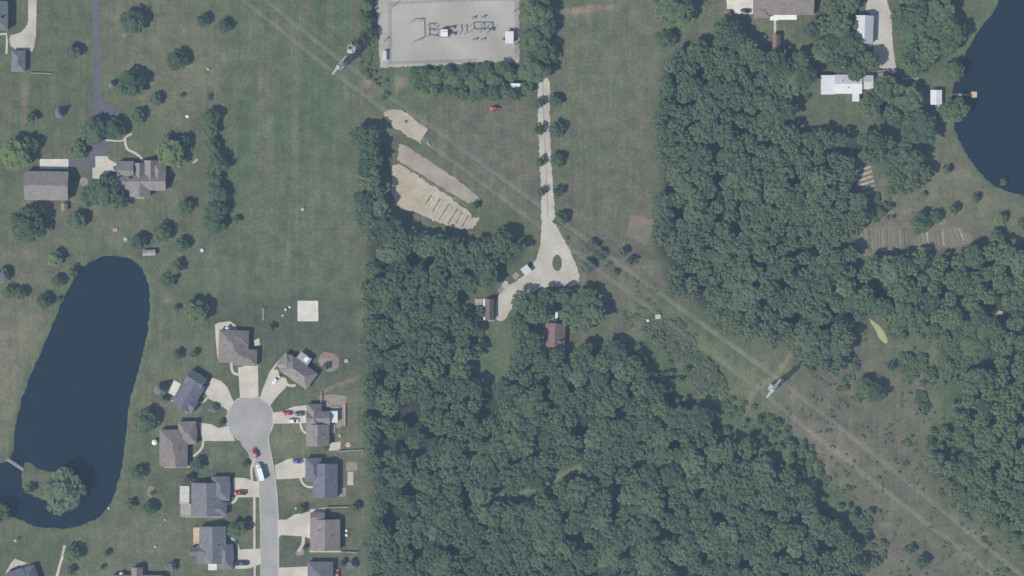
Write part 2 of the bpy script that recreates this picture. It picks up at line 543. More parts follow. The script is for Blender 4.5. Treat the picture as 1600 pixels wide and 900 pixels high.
# bare and worn spots
for cx, cy, rx, ry, am in ((572, 132, 7, 9, .8), (585, 145, 9, 6, .6), (568, 160, 3, 30, .45), (625, 128, 12, 14, .6), (558, 60, 4, 90, .35), (195, 56, 6, 4, .6),
                           (590, 417, 10, 5, .7), (257, 468, 9, 4, .55), (205, 402, 5, 4, .6), (560, 580, 3, 50, .4), (1450, 345, 16, 5, .6), (1475, 348, 10, 4, .6),
                           (1383, 285, 7, 7, .6), (1280, 300, 8, 5, .2), (1360, 530, 10, 14, .3), (1290, 690, 40, 25, .4), (1320, 710, 30, 20, .5), (1385, 820, 10, 4, .6), (1535, 835, 14, 8, .6),
                           (930, 15, 50, 5, .55), (900, 17, 26, 6, .7), (1035, 22, 10, 8, .5), (1140, 18, 12, 8, .4), (1370, 480, 8, 8, .4), (1515, 500, 20, 12, .3),
                           (1500, 660, 20, 8, .4), (1490, 690, 30, 12, .3), (1420, 240, 12, 20, .3), (1130, 190, 10, 6, .1), (915, 790, 40, 10, .1), (1085, 805, 10, 8, .35),
                           (760, 400, 6, 8, .5), (45, 395, 18, 6, .3), (38, 160, 4, 40, .4), (1240, 615, 10, 12, .4)):
    blend(spot(cx, cy, rx, ry) * am, PINK if (cx + cy) % 2 < 1 else BARE)
# garden ground
blend(region([(1340, 352), (1362, 335), (1420, 330), (1420, 392), (1345, 405)], 2) * .8, BROWN * 1.05)
blend(region([(1425, 352), (1500, 350), (1535, 375), (1500, 392), (1430, 388)], 2) * .8, BROWN * 1.05)
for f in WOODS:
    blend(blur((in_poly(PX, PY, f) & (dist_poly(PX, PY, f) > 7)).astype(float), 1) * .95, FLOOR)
_l = np.full(PX.shape, 1e9)
for (ax, ay), (bx, by) in zip([(1012, 478), (1196, 617), (1362, 750)], [(1196, 617), (1362, 750), (1560, 905)]):
    _k = np.clip(((PX - ax) * (bx - ax) + (PY - ay) * (by - ay)) / ((bx - ax) ** 2 + (by - ay) ** 2), 0, 1)
    _l = np.minimum(_l, np.hypot(PX - ax - _k * (bx - ax), PY - ay - _k * (by - ay)))
blend(np.clip((95 + 60 * (med - .5) - _l) / 20, 0, 1) * blur((in_poly(PX, PY, F_MAIN) & (PX > 985)).astype(float), 2) * .9, WEEDY)
blend(region([(1462, 600), (1500, 520), (1505, 640), (1470, 720), (1450, 748)], 2) * .7, WEEDY)
_t = np.full(PX.shape, 1e9)
for (ax, ay) in TRAIL + TRAIL2:
    _t = np.minimum(_t, np.hypot(PX - ax, PY - ay))
blend(np.clip(1.6 - _t / 9, 0, 1) * .9, WEEDY * 1.15)
blend(region([(1485, 512), (1512, 500), (1542, 506), (1546, 548), (1512, 590), (1482, 562)], 2) * .9, WEEDY * 1.1)
for line, w, am in ((TRAIL, 5, .5), (TRAIL2, 5, .35), ([(1165, 640), (1178, 612), (1190, 600), (1212, 590), (1222, 572), (1240, 548)], 6, .6),
                    ([(505, 612), (525, 602), (558, 592)], 4, .7), ([(1316, 668), (1420, 748), (1590, 892)], 5, .35), ([(1265, 675), (1360, 752), (1560, 900)], 5, .3),
                    ([(1095, 505), (1210, 585)], 5, .3), ([(1060, 505), (1190, 605)], 5, .25), ([(42, 115), (40, 190)], 4, .5)):
    d = np.full(PX.shape, 1e9)
    for (ax, ay), (bx, by) in zip(line[:-1], line[1:]):
        dx, dy = bx - ax, by - ay
        t = np.clip(((PX - ax) * dx + (PY - ay) * dy) / (dx * dx + dy * dy), 0, 1)
        d = np.minimum(d, np.hypot(PX - ax - t * dx, PY - ay - t * dy))
    blend(np.clip(1.4 - d / (w * .7), 0, 1) * am, BARE * .9)
# water edge: damp green rim
sdW = np.where(in_poly(PX, PY, POND_W), 1, -1) * dist_poly(PX, PY, POND_W)
sdI = np.where(in_poly(PX, PY, ISLAND), 1, -1) * dist_poly(PX, PY, ISLAND)
sdE = np.where(in_poly(PX, PY, POND_E), 1, -1) * dist_poly(PX, PY, POND_E)
sd = np.maximum(np.minimum(sdW, -sdI), sdE) * S + 1.5 * (fbm(PX / 7, PY / 7, 61) - .5)          # metres, positive in water
blend(np.clip(1 - np.abs(sd + 1.2) / 2.6, 0, 1) * .6, WEEDY * 1.1)
for k_, (lot, am) in enumerate((([(240, 640), (355, 640), (378, 735), (240, 735)], .08), ([(236, 735), (396, 735), (396, 812), (236, 812)], -.07), ([(236, 812), (396, 812), (396, 930), (236, 930)], .04),
                              ([(425, 612), (500, 610), (562, 592), (566, 703), (425, 703)], .09), ([(430, 703), (567, 703), (567, 792), (430, 792)], .02), ([(436, 792), (567, 792), (567, 864), (436, 864)], -.09),
                              ([(436, 864), (567, 864), (567, 930), (436, 930)], .03), ([(-20, 838), (106, 842), (100, 930), (-20, 930)], -.08), ([(106, 848), (238, 846), (238, 930), (106, 930)], .04),
                              ([(-20, 118), (145, 118), (145, 200), (-20, 240)], -.05), ([(285, 463), (566, 463), (566, 600), (440, 606), (425, 560), (320, 500)], -.06), ([(875, 20), (1030, 20), (1030, 180), (875, 175)], .05))):
    GC *= (1 + am * blur(in_poly(PX, PY, lot).astype(float), 1))[..., None]
GC *= (0.90 + 0.2 * fbm(PX / 10, PY / 10, 51))[..., None]
Z = -np.clip((sd + .45) * .4, 0, 1.5)

ny, nx = X.shape
V = np.stack([X, Y, Z], -1).reshape(-1, 3)
idx = np.arange(nx * ny).reshape(ny, nx)
Q = np.stack([idx[:-1, :-1], idx[:-1, 1:], idx[1:, 1:], idx[1:, :-1]], -1).reshape(-1, 4)
E = 2400.0
ox0, ox1, oy0, oy1 = gx[0], gx[-1], gy[0], gy[-1]
ov = [(-E, -E, 0), (E, -E, 0), (E, E, 0), (-E, E, 0), (ox0, oy0, 0), (ox1, oy0, 0), (ox1, oy1, 0), (ox0, oy1, 0)]
b0 = len(V)
V = np.concatenate([V, np.array(ov)])
Q = np.concatenate([Q, np.array([(b0, b0 + 1, b0 + 5, b0 + 4), (b0 + 1, b0 + 2, b0 + 6, b0 + 5), (b0 + 2, b0 + 3, b0 + 7, b0 + 6), (b0 + 3, b0, b0 + 4, b0 + 7)])])
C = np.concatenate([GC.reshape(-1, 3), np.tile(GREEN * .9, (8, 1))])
m, nt, b = new_mat('grass_ground')
N = nt.nodes
at = N.new('ShaderNodeAttribute'); at.attribute_name = 'cover'
ge = N.new('ShaderNodeNewGeometry')
acc = at.outputs['Color']
for sc_, lo, hi, det in ((0.16, .80, 1.20, 4), (0.75, .79, 1.21, 3), (2.2, .84, 1.16, 1)):
    n = N.new('ShaderNodeTexNoise'); n.inputs['Scale'].default_value = sc_; n.inputs['Detail'].default_value = det
    nt.links.new(ge.outputs['Position'], n.inputs['Vector'])
    mr = N.new('ShaderNodeMapRange'); mr.inputs['From Min'].default_value = .3; mr.inputs['From Max'].default_value = .7
    mr.inputs['To Min'].default_value = lo; mr.inputs['To Max'].default_value = hi
    nt.links.new(n.outputs['Fac'], mr.inputs['Value'])
    vm = N.new('ShaderNodeVectorMath'); vm.operation = 'SCALE'
    nt.links.new(acc, vm.inputs[0]); nt.links.new(mr.outputs['Result'], vm.inputs['Scale'])
    acc = vm.outputs['Vector']
mp = N.new('ShaderNodeMapping'); mp.inputs['Scale'].default_value = (.55, .035, 1)
nt.links.new(ge.outputs['Position'], mp.inputs['Vector'])
n = N.new('ShaderNodeTexNoise'); n.inputs['Scale'].default_value = 1.0; n.inputs['Detail'].default_value = 3
nt.links.new(mp.outputs['Vector'], n.inputs['Vector'])
mr = N.new('ShaderNodeMapRange'); mr.inputs['From Min'].default_value = .3; mr.inputs['From Max'].default_value = .7
mr.inputs['To Min'].default_value = .88; mr.inputs['To Max'].default_value = 1.12
nt.links.new(n.outputs['Fac'], mr.inputs['Value'])
vm = N.new('ShaderNodeVectorMath'); vm.operation = 'SCALE'
nt.links.new(acc, vm.inputs[0]); nt.links.new(mr.outputs['Result'], vm.inputs['Scale'])
acc = vm.outputs['Vector']
n = N.new('ShaderNodeTexNoise'); n.inputs['Scale'].default_value = 0.33; n.inputs['Detail'].default_value = 3
nt.links.new(ge.outputs['Position'], n.inputs['Vector'])
mr = N.new('ShaderNodeMapRange'); mr.inputs['From Min'].default_value = .35; mr.inputs['From Max'].default_value = .65
nt.links.new(n.outputs['Fac'], mr.inputs['Value'])
hx = N.new('ShaderNodeMix'); hx.data_type = 'RGBA'
hx.inputs['A'].default_value = (.94, 1.04, .92, 1); hx.inputs['B'].default_value = (1.08, .98, 1.04, 1)
nt.links.new(mr.outputs['Result'], hx.inputs['Factor'])
vm = N.new('ShaderNodeVectorMath'); vm.operation = 'MULTIPLY'
nt.links.new(acc, vm.inputs[0]); nt.links.new(hx.outputs['Result'], vm.inputs[1])
nt.links.new(vm.outputs['Vector'], b.inputs['Base Color'])
b.inputs['Roughness'].default_value = 0.95
b.inputs['Specular IOR Level'].default_value = 0.1
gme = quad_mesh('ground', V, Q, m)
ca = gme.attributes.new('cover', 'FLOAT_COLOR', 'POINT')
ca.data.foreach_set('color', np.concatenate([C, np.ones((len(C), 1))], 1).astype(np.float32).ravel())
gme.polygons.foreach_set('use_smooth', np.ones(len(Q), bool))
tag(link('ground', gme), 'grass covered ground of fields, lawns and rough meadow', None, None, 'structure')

for lab, (x0, y0, x1, y1) in (('long dark blue pond with a small wooded island at its lower end', (-120, 380, 255, 850)),
                              ('dark blue pond cut off by the upper right edge', (1470, -90, 1695, 345))):
    a, c = W(x0, y1), W(x1, y0)
    mb = MB().add([(a[0], a[1], -.2), (c[0], a[1], -.2), (c[0], c[1], -.2), (a[0], c[1], -.2)], [(0, 1, 2, 3)])
    tag(mb.build('pond', M['water']), lab, None, None, 'structure')


# ------------------------------------------------------------------ roads, drives, paths, pads
def sheet(name, pts, mat, z, label=None, soft=0, rag=0.0, seed=1):
    p = chaikin(pts, soft) if soft else list(pts)
    if rag:
        p = ragged(p, rag, 3.5, seed)
    o = MB().slab([W(*q) for q in p], -.15, z).build(name, mat)
    return tag(o, label, None, None, 'structure')


def strip(name, line, w, mat, z, label=None, soft=2):
    p = chaikin_open(line, soft) if soft else line
    return sheet(name, ribbon(p, w), mat, z, label)


sheet('asphalt_drive', [(144, -15), (155, -15), (157, 90), (159, 150), (163, 164), (188, 170), (190, 184), (172, 186), (168, 246), (150, 263), (106, 263),
                        (106, 247), (138, 246), (146, 225), (147, 180), (146, 100)], M['asphalt'], .05, 'long dark asphalt drive down to the farmhouse', 1, .4)
sheet('gravel_drive', [(44, -15), (57, -15), (57, 50), (52, 80), (46, 80), (40, 77), (18, 77), (13, 56), (26, 53), (36, 48), (42, 40), (44, 28)], M['gravel'], .06,
      'pale gravel drive and turning area at upper left', 1, .5)
strip('path', [(-10, 54), (10, 53), (11, 66), (10, 84)], 3, M['concrete'], .09, 'narrow concrete path beside the upper left garage', 0)
sheet('concrete_pad', [(62, 248.5), (107, 248.5), (107, 263.5), (62, 263.5)], M['concrete_white'], .1, 'bright concrete apron along the barn', 0)
sheet('concrete_drive', [(149, 244), (168, 244), (170, 249), (182, 255), (183, 267), (172, 268), (153, 285), (144.5, 285), (144.5, 262), (149, 262)], M['concrete'], .1,
      'concrete forecourt between barn and farmhouse', 0)
sheet('patio', [(131 + 6.8 * math.cos(t * .3927), 284 + 6.8 * math.sin(t * .3927)) for t in range(16)], M['brick_paving'], .08, 'round paved patio right of the barn', 0)
strip('path', [(165, 219), (193, 221), (196, 214), (206, 209)], 2.6, M['concrete'], .07, 'short pale path above the farmhouse')
strip('path', [(195, 214), (196, 226), (199, 234), (209, 238), (217, 243), (227, 254)], 3.6, M['concrete'], .09, 'curved pale path to the farmhouse door')
sheet('patio', [(200, 303), (204, 300), (226, 301), (226, 311), (202, 311)], M['brick_paving'], .1, 'brick patio under the farmhouse wing', 0)

# cul-de-sac street
circ = [(391 + 37 * math.cos(R(a)), 655 + 37 * math.sin(R(a))) for a in range(118, 400, 6)]
street = circ + [(419.5, 682), (420, 692), (424, 712), (429, 740), (433, 775), (435, 810), (436, 930), (408, 930), (407.5, 830), (406, 780), (403, 750), (396, 726), (388, 706), (378, 694)]
sheet('street', street, M['street'], .05, 'grey residential street ending in a round cul-de-sac', 0)
for lab, line in (('concrete kerb round the cul-de-sac and down the right side of the street', circ + [(419.5, 682), (420, 692), (424, 712), (429, 740), (433, 775), (435, 810), (436, 930)]),
                  ('concrete kerb along the left side of the street', [(408, 930), (407.5, 830), (406, 780), (403, 750), (396, 726), (388, 706), (378, 694)])):
    mb = MB()
    mb.slab([W(*q) for q in ribbon(line, 1.5)], -.1, .14)
    tag(mb.build('kerb', M['kerb']), lab, None, None, 'structure')
strip('sidewalk', [(399, 716), (392, 731), (394, 752)], 3.2, M['concrete'], .165, 'short curved sidewalk beside the box truck')
strip('sidewalk', [(397.5, 776), (397.5, 858)], 3.6, M['concrete'], .165, 'straight sidewalk left of the street between two driveways', 0)
strip('sidewalk', [(398, 884), (398, 930)], 3.6, M['concrete'], .165, 'sidewalk left of the street at the bottom edge', 0)
DRIVES = [
    ([(372, 574), (403, 569), (404, 619), (396, 622), (375, 621)], 'driveway of the brown house at the head of the cul-de-sac'),
    ([(411, 607), (419, 586), (427, 578), (434, 577), (438, 588), (447, 591), (450, 600), (445, 607), (437, 615), (428, 626), (422, 634), (406, 622)], 'driveway with a white car on it'),
    ([(332, 590), (345, 595), (355, 604), (359, 614), (366, 629), (357, 642), (340, 630), (326, 623), (320, 612), (326, 600)], 'fan shaped driveway of the slate blue house'),
    ([(311, 660), (331, 663), (342, 669), (357, 665), (362, 678), (368, 689), (318, 689), (313, 676)], 'driveway of the brown house left of the cul-de-sac'),
    ([(426, 645), (440, 643), (460, 635), (479, 633), (479, 661), (426, 662)], 'driveway with three parked cars'),
    ([(429, 727), (440, 722), (450, 717), (477, 716), (477, 746), (467, 747), (432, 749)], 'driveway with a blue car'),
    ([(434, 812), (447, 812), (460, 804), (485, 799), (485, 842), (474, 838), (440, 836), (434, 840)], 'empty driveway of the lower brown house'),
    ([(364, 746), (384, 747), (396, 752), (405, 752), (407, 777), (370, 777), (366, 768)], 'driveway with a red pickup'),
    ([(371, 859), (384, 858), (408, 857), (408, 881), (398, 885), (390, 888), (368, 889), (366, 880), (371, 876)], 'driveway with a dark pickup'),
    ([(435, 887), (482, 885), (482, 930), (435, 930)], 'driveway at the bottom edge right of the street'),
]
for p, lab in DRIVES:
    sheet('driveway', p, M['concrete'], .16, 'pale concrete ' + lab, 0)
for line, w, lab in (([(362, 562), (361.5, 576), (365, 584), (374, 585)], 4, 'front walk of the house at the head of the cul-de-sac'),
                     ([(449, 601), (455, 603), (462, 602)], 4, 'front walk beside the white car driveway'),
                     ([(421, 584), (433, 568), (447, 553)], 3, 'pale stone edge along the grey house'),
                     ([(324, 621), (319, 628), (313, 629)], 3, 'front walk of the slate blue house'),
                     ([(318, 686), (317, 698), (311, 706), (302, 713)], 3.4, 'curved front walk of the brown house left of the cul-de-sac'),
                     ([(469, 660), (471, 671), (478, 677)], 3.4, 'front walk beside the three parked cars'),
                     ([(469, 744), (472, 755), (480, 761), (490, 761)], 3.4, 'front walk of the slate grey house on the right'),
                     ([(474, 838), (474, 850), (466, 862)], 5, 'front walk of the lower brown house'),
                     ([(371, 774), (368, 782), (361, 787), (349, 786)], 3.8, 'curved front walk beside the red pickup'),
                     ([(357, 838), (366, 844), (372, 852), (373, 862)], 3.6, 'curved front walk above the dark pickup')):
    strip('path', line, w, M['concrete'], .19, 'pale ' + lab)
PATIOS = [
    ([(336, 507), (342, 504), (360, 502), (368, 508), (371, 516), (342, 517), (343, 560), (340, 560), (337, 530)], M['concrete'], 'L shaped patio at the upper left of the top brown house'),
    ([(397, 532), (405, 528), (406, 539), (398, 541)], M['concrete'], 'small pale pad right of the top brown house'),
    ([(272, 594), (283, 600), (273, 619), (263, 614)], M['concrete_white'], 'cream patio left of the slate blue house'),
    ([(267, 626), (270, 625), (296, 643), (293, 646)], M['concrete'], 'thin pale border under the slate blue house'),
    ([(256, 728), (296, 728), (296, 731), (256, 731)], M['concrete'], 'thin pale border under the brown house'),
    ([(499, 618), (520, 616), (541, 619), (540, 640), (539, 664), (531, 668), (518, 668), (518, 636), (500, 634)], M['brick_paving'], 'pinkish paved terrace around the white sunroom'),
    ([(516, 692), (532, 690), (532, 704), (514, 704)], M['concrete'], 'small patio at the lower right of the sunroom house'),
    ([(531, 762), (541, 762), (540, 776), (531, 776)], M['brick_paving'], 'small patio right of the slate grey house'),
    ([(541, 722), (558, 722), (558, 735), (541, 735)], M['brick_paving'], 'pinkish pad behind the slate grey house'),
    ([(543, 737), (552, 737), (552, 758), (543, 758)], M['gravel'], 'narrow gravel strip behind the slate grey house'),
    ([(484, 796), (509, 793), (509, 799), (484, 802)], M['concrete'], 'pale strip along the top of the lower brown house'),
    ([(484, 858), (532, 859), (532, 863), (484, 863)], M['concrete'], 'pale strip along the bottom of the lower brown house'),
    ([(462, 862), (475, 857), (476, 866), (464, 869)], M['brick_paving'], 'small pinkish bed at the end of the front walk'),
    ([(300, 806), (349, 805), (349, 809), (283, 809)], M['brick_paving'], 'thin pinkish border under the light grey house'),
    ([(358, 841), (366, 850), (358, 853)], M['brick_paving'], 'small planted bed by the lower grey house door'),
    ([(325, 880), (339, 880), (339, 891), (325, 891)], M['concrete_white'], 'small white pad under the lower grey house'),
    ([(17, 880), (23, 873), (47, 881), (47, 890), (30, 883), (18, 888), (12, 905), (3, 905)], M['concrete'], 'pale patio round the lower left house'),
    ([(465, 470), (497, 470), (497.5, 502), (465, 502)], M['concrete_white'], 'square white concrete court on the lawn'),
    ([(1134, -15), (1177, -15), (1177, 22), (1148, 22), (1146, 14), (1136, 14)], M['concrete_white'], 'cream concrete parking pad at the top edge'),
    ([(1368, 115), (1390, 113), (1390, 124), (1374, 133), (1368, 132)], M['brick_paving'], 'pinkish pad at the end of the long white house'),
    ([(1314, 97), (1330, 96), (1330, 110), (1313, 111)], M['concrete'], 'small pale patio above the long white house'),
]
for k, (p, mt, lab) in enumerate(PATIOS):
    sheet('patio', p, mt, .10 + .004 * (k % 3), lab, 0)
sheet('planting_bed', [(498, 558), (505, 549), (513, 551), (522, 552), (530, 560), (530, 574), (521, 580), (510, 582), (506, 576), (516, 572), (518, 563), (508, 560), (499, 568)],
      M['mulch'], .09, 'curving mulch bed behind the grey house', 2)
sheet('patio', [(495, 562), (508, 558), (518, 562), (517, 572), (503, 574)], M['brick_paving'], .11, 'stone terrace inside the curving mulch bed', 1)
sheet('planting_bed', [(236 + 6.5 * math.cos(t * .5236), 768 + 9.5 * math.sin(t * .5236)) for t in range(12)], M['mulch'], .08, 'oval mulch bed on the lawn right of the pond', 0)
strip('path', [(101, 852), (99, 866), (94, 880), (88, 905)], 4.2, M['concrete'], .08, 'pale path running off the lower left edge')
strip('path', [(1211, 30), (1211, 54)], 3.6, M['concrete'], .12, 'short pale walk from the white terrace to the narrow shed', 0)
strip('path', [(1409, 123), (1421, 122), (1435, 122)], 3.0, M['wood_grey'], .08, 'pale board walk toward the white shed', 0)

# substation yard
YARD = [(585, -15), (812, -15), (811, 60), (811, 98), (770, 97), (740, 97), (705, 101), (640, 104), (594, 106), (592, 62), (588, 22)]
sheet('gravel_yard', YARD, M['yard_gravel'], .07, 'light grey gravel yard of the substation', 0, 1.4)
# gravel lane with loop
LANE = [(840, 112), (841, 200), (844, 260), (846, 330), (846, 372), (842, 396), (830, 420), (815, 434), (782, 453), (776, 470), (773, 500), (786, 502), (795, 490),
        (806, 473), (832, 456), (852, 448), (872, 448), (904, 446), (907, 436), (896, 402), (882, 376), (869, 352), (866, 330), (862, 260), (859, 200), (859, 112)]
sheet('gravel_lane', LANE, M['gravel'], .06, 'pale gravel lane ending in a loop among the trees', 1, 1.1)
sheet('grass_island', [(870.5 + 7.5 * math.cos(t * .3927), 411 + 13 * math.sin(t * .3927)) for t in range(16)], M['grass_patch'], .12, 'oval grass island in the gravel loop', 0, .4)
for a, c in (([(848, 112), (850, 200), (853, 262), (856, 340)], .9),):
    strip('grass_strip', a, 1.6, M['soil_grey'], .075, 'faint brown strip between the wheel tracks of the lane')
# drive at upper right
sheet('gravel_drive', [(1362, -15), (1384, -15), (1388, 12), (1396, 26), (1393, 40), (1394, 62), (1399, 100), (1402, 114), (1390, 114), (1385, 110), (1366, 101),
                       (1364, 72), (1366, 32), (1362, 22), (1350, 18)], M['gravel'], .06, 'wide grey gravel drive beside the white metal barn', 1, .5)

# bare fields
f1 = sheet('tilled_field', [(600, 176), (611, 171), (630, 173), (650, 188), (669, 203), (656, 224), (640, 214), (618, 201), (604, 189)], M['soil'], .05,
           'small tan tilled patch under the power line', 0, 1.5, 3)
f2 = sheet('tilled_field', [(624, 226), (633, 227), (668, 250), (710, 278), (747, 306), (747, 313), (734, 318), (720, 312), (690, 293), (660, 274), (630, 256), (620, 250)], M['soil_grey'], .05,
           'greyish strip of tilled soil next to the tan field', 0, 1.2, 4)
f3 = sheet('tilled_field', [(613, 258), (622, 255), (650, 273), (690, 299), (722, 322), (735, 331), (738, 341), (749, 338), (748, 346), (738, 357), (720, 358), (680, 346),
                            (650, 331), (626, 326), (612, 302)], M['soil'], .06, 'large tan tilled field at the wood edge', 0, 1.4, 5)


def mound(line, w, h, mat, name, parent, seed=1, rag=.4):
    """low ridge along a line, in map units"""
    rr = random.Random(seed)
    p = []
    for (a, c) in zip(line[:-1], line[1:]):
        n = max(2, int(math.hypot(c[0] - a[0], c[1] - a[1]) / 3))
        p += [(a[0] + (c[0] - a[0]) * k / n, a[1] + (c[1] - a[1]) * k / n) for k in range(n)]
    p.append(line[-1])
    rings = []
    for i, (x, y) in enumerate(p):
        a, c = p[max(0, i - 1)], p[min(len(p) - 1, i + 1)]
        dx, dy = c[0] - a[0], c[1] - a[1]
        d = math.hypot(dx, dy)
        nxx, nyy = -dy / d, dx / d
        ring = []
        ww = w * rr.uniform(1 - rag, 1 + rag)
        hh = h * rr.uniform(.6, 1.3)
        for s, z in ((-1, -.02), (-.55, hh * .8), (0, hh), (.55, hh * .8), (1, -.02)):
            q = W(x + nxx * ww * s / 2, y + nyy * ww * s / 2)
            ring.append((q[0], q[1], .05 + z))
        rings.append(ring)
    mb = MB()
    mb.loft(rings)
    o = mb.build(name, mat, parent)
    return o


mound([(623, 255), (650, 271), (690, 296), (730, 322)], 1.6, .14, M['weed_soil'], 'weed_bank', f3, 2)
for k in range(26):                          # fine furrows of the left half
    t = k / 25.0
    x, y = 624 + 44 * t, 262 + 29 * t
    mound([(x - 3, y + 4), (x - 13 + 4 * t, y + 34 - 2 * t)], 1.3, .16, M['soil'], 'furrow', f3, 20 + k, .2)
for k, (x0, y0, x1, y1) in enumerate(((674, 305, 664, 320), (688, 310, 676, 330), (702, 318, 686, 344), (715, 326, 700, 350), (722, 332, 712, 350), (732, 336, 722, 354))):
    mound([(x0, y0), (x1, y1)], 3.0, .16, M['weed_soil'], 'crop_row', f3, 60 + k)
    mound([(x0 + 4, y0 + 3), (x1 + 4, y1 + 2)], 3.4, .3, M['soil'], 'furrow', f3, 80 + k)
for k in range(5):
    mound([(608 + 6 * k, 180 + 4.5 * k), (636 + 5 * k, 205 + 3 * k)] if k == 0 else [(612 + 4 * k, 178 + 1.5 * k - 2), (640 + 5 * k, 204 - 2 * k + 4)], 1.2, .12, M['soil'], 'furrow', f1, 100 + k, .2)
# gardens at right
g1 = sheet('garden_plot', [(1340, 258), (1362, 257), (1368, 290), (1372, 303), (1352, 306), (1334, 282)], M['soil_dark'], .05, 'small striped garden plot cut into the wood', 1, .6)
for k in range(6):
    mound([(1336 + k * 2.2, 268 + k * 7.2), (1361 + k * 1.6, 260 + k * 7.4)], 3.0, .2, M['soil'] if k < 4 else M['soil_grey'], 'crop_row', g1, 120 + k)
g2 = sheet('garden_plot', [(1341, 358), (1380, 353), (1416, 354), (1420, 382), (1400, 390), (1372, 395), (1343, 402)], M['garden_soil'], .05, 'wide vegetable garden with long thin rows', 1, .6)
g3 = sheet('garden_plot', [(1428, 362), (1445, 357), (1500, 352), (1524, 372), (1510, 384), (1470, 388), (1436, 380)], M['garden_soil'], .05, 'vegetable garden with one bright green row', 1, .6)
for k in range(13):
    mt = (M['garden_row'], M['mulch'], M['grass_patch'], M['garden_soil'], M['garden_row'])[k % 5]
    if k in (7, 10):
        mt = M['crop_green']
    x = 1347 + k * 5.4
    mound([(x, 357 + (k % 3)), (x + 2, 396 - k * .8)], 2.6, .13, mt, 'crop_row', g2, 140 + k, .6)
for k in range(12):
    mt = (M['garden_row'], M['mulch'], M['soil_grey'], M['garden_soil'])[k % 4]
    if k in (4, 5):
        mt = M['crop_green']
    x = 1436 + k * 6.2
    y0 = 362 - k * .7
    mound([(x, y0), (x + (2 if k < 8 else 8), y0 + 20 + (5 if 3 < k < 9 else 0))], 3.0, .13, mt, 'crop_row', g3, 170 + k)
g4 = sheet('garden_plot', [(984, 336), (1003, 338), (1021, 344), (1019, 362), (1008, 384), (980, 366)], M['garden_soil'], .05, 'small garden patch with reddish soil at the field edge', 0, 1.2)
sheet('red_earth', [(985, 337), (1003, 339), (1020, 345), (1019, 352), (984, 349)], M['red_soil'], .07, 'reddish bare earth at the top of the small garden', 0, 1.0)
sheet('algae_pool', [(1357, 496), (1365, 503), (1376, 510), (1383, 522), (1388, 534), (1384, 538), (1374, 530), (1368, 514), (1361, 506)], M['algae'], .05, 'narrow yellow green pool in the meadow', 1, .6)
sheet('algae_pool', [(1548, 488), (1560, 485), (1569, 487), (1566, 492), (1550, 492)], M['algae'], .05, 'tiny yellow green patch among the right hand trees', 1, .5)


# ------------------------------------------------------------------ houses
def roof_mat(name, c, k=1.0):
    d = tuple(x * (1 - .14 * k) for x in c)
    l = tuple(min(1, x * (1 + .12 * k)) for x in c)
    return mottled(name, d, l, 0.45, 0.9, 1.7, 0.16 * k, 0.2, 0.15)


ROOF = {
    'brown': roof_mat('roof_brown', (.225, .190, .170)),
    'mauve': roof_mat('roof_mauve', (.235, .205, .195)),
    'grey': roof_mat('roof_grey', (.215, .205, .200)),
    'tan': roof_mat('roof_tan', (.245, .225, .200)),
    'slate': roof_mat('roof_slate', (.150, .155, .178)),
    'slate2': roof_mat('roof_slate2', (.175, .175, .188)),
    'red': roof_mat('roof_red', (.20, .135, .115)),
    'dark': roof_mat('roof_dark', (.17, .125, .11)),
    'pink': roof_mat('roof_pink', (.27, .205, .185)),
    'white': roof_mat('roof_white', (.66, .67, .67), .35),
    'white2': roof_mat('roof_white2', (.55, .56, .57), .35),
    'porch': roof_mat('roof_porch', (.34, .33, .32)),
}


def roof_piece(x0, y0, x1, y1, axis, eave, rise, kind, oh=.35, th=.22):
    """roof mesh in local metres; axis = direction of the ridge"""
    mb = MB()
    x0, x1, y0, y1 = x0 - oh, x1 + oh, y0 - oh, y1 + oh
    if kind == 'flat':
        sl = rise
        mb.add([(x0, y0, eave), (x1, y0, eave), (x1, y1, eave), (x0, y1, eave), (x0, y0, eave + .2), (x1, y0, eave + .2), (x1, y1, eave + .2 + sl), (x0, y1, eave + .2 + sl)],
               [(3, 2, 1, 0), (4, 5, 6, 7), (0, 1, 5, 4), (1, 2, 6, 5), (2, 3, 7, 6), (3, 0, 4, 7)])
        return mb
    t = (lambda a, b, z: (a, b, z)) if axis == 'x' else (lambda a, b, z: (b, a, z))
    if axis == 'x':
        a0, a1, b0, b1 = x0, x1, y0, y1
    else:
        a0, a1, b0, b1 = y0, y1, x0, x1
    mid = (b0 + b1) / 2
    inset = 0 if kind == 'gable' else min((b1 - b0) / 2, (a1 - a0) * .42)
    top = eave + rise
    e0 = eave + .02
    vs = [t(a0, b0, e0), t(a1, b0, e0), t(a1, b1, e0), t(a0, b1, e0),
          t(a0, b0, e0 + th), t(a1, b0, e0 + th), t(a1, b1, e0 + th), t(a0, b1, e0 + th),
          t(a0 + inset, mid, top + th), t(a1 - inset, mid, top + th), t(a0 + inset, mid, top), t(a1 - inset, mid, top)]
    fs = [(4, 5, 9, 8), (6, 7, 8, 9), (0, 1, 5, 4), (2, 3, 7, 6), (1, 0, 10, 11), (3, 2, 11, 10)]
    if kind == 'gable':
        fs += [(0, 4, 8, 10), (3, 10, 8, 7), (1, 11, 9, 5), (2, 6, 9, 11)]
    else:
        fs += [(7, 4, 8), (5, 6, 9), (3, 0, 4, 7), (1, 2, 6, 5), (0, 3, 10), (2, 1, 11)]
    if axis == 'y':
        fs = [f[::-1] for f in fs]
    return mb.add(vs, fs)


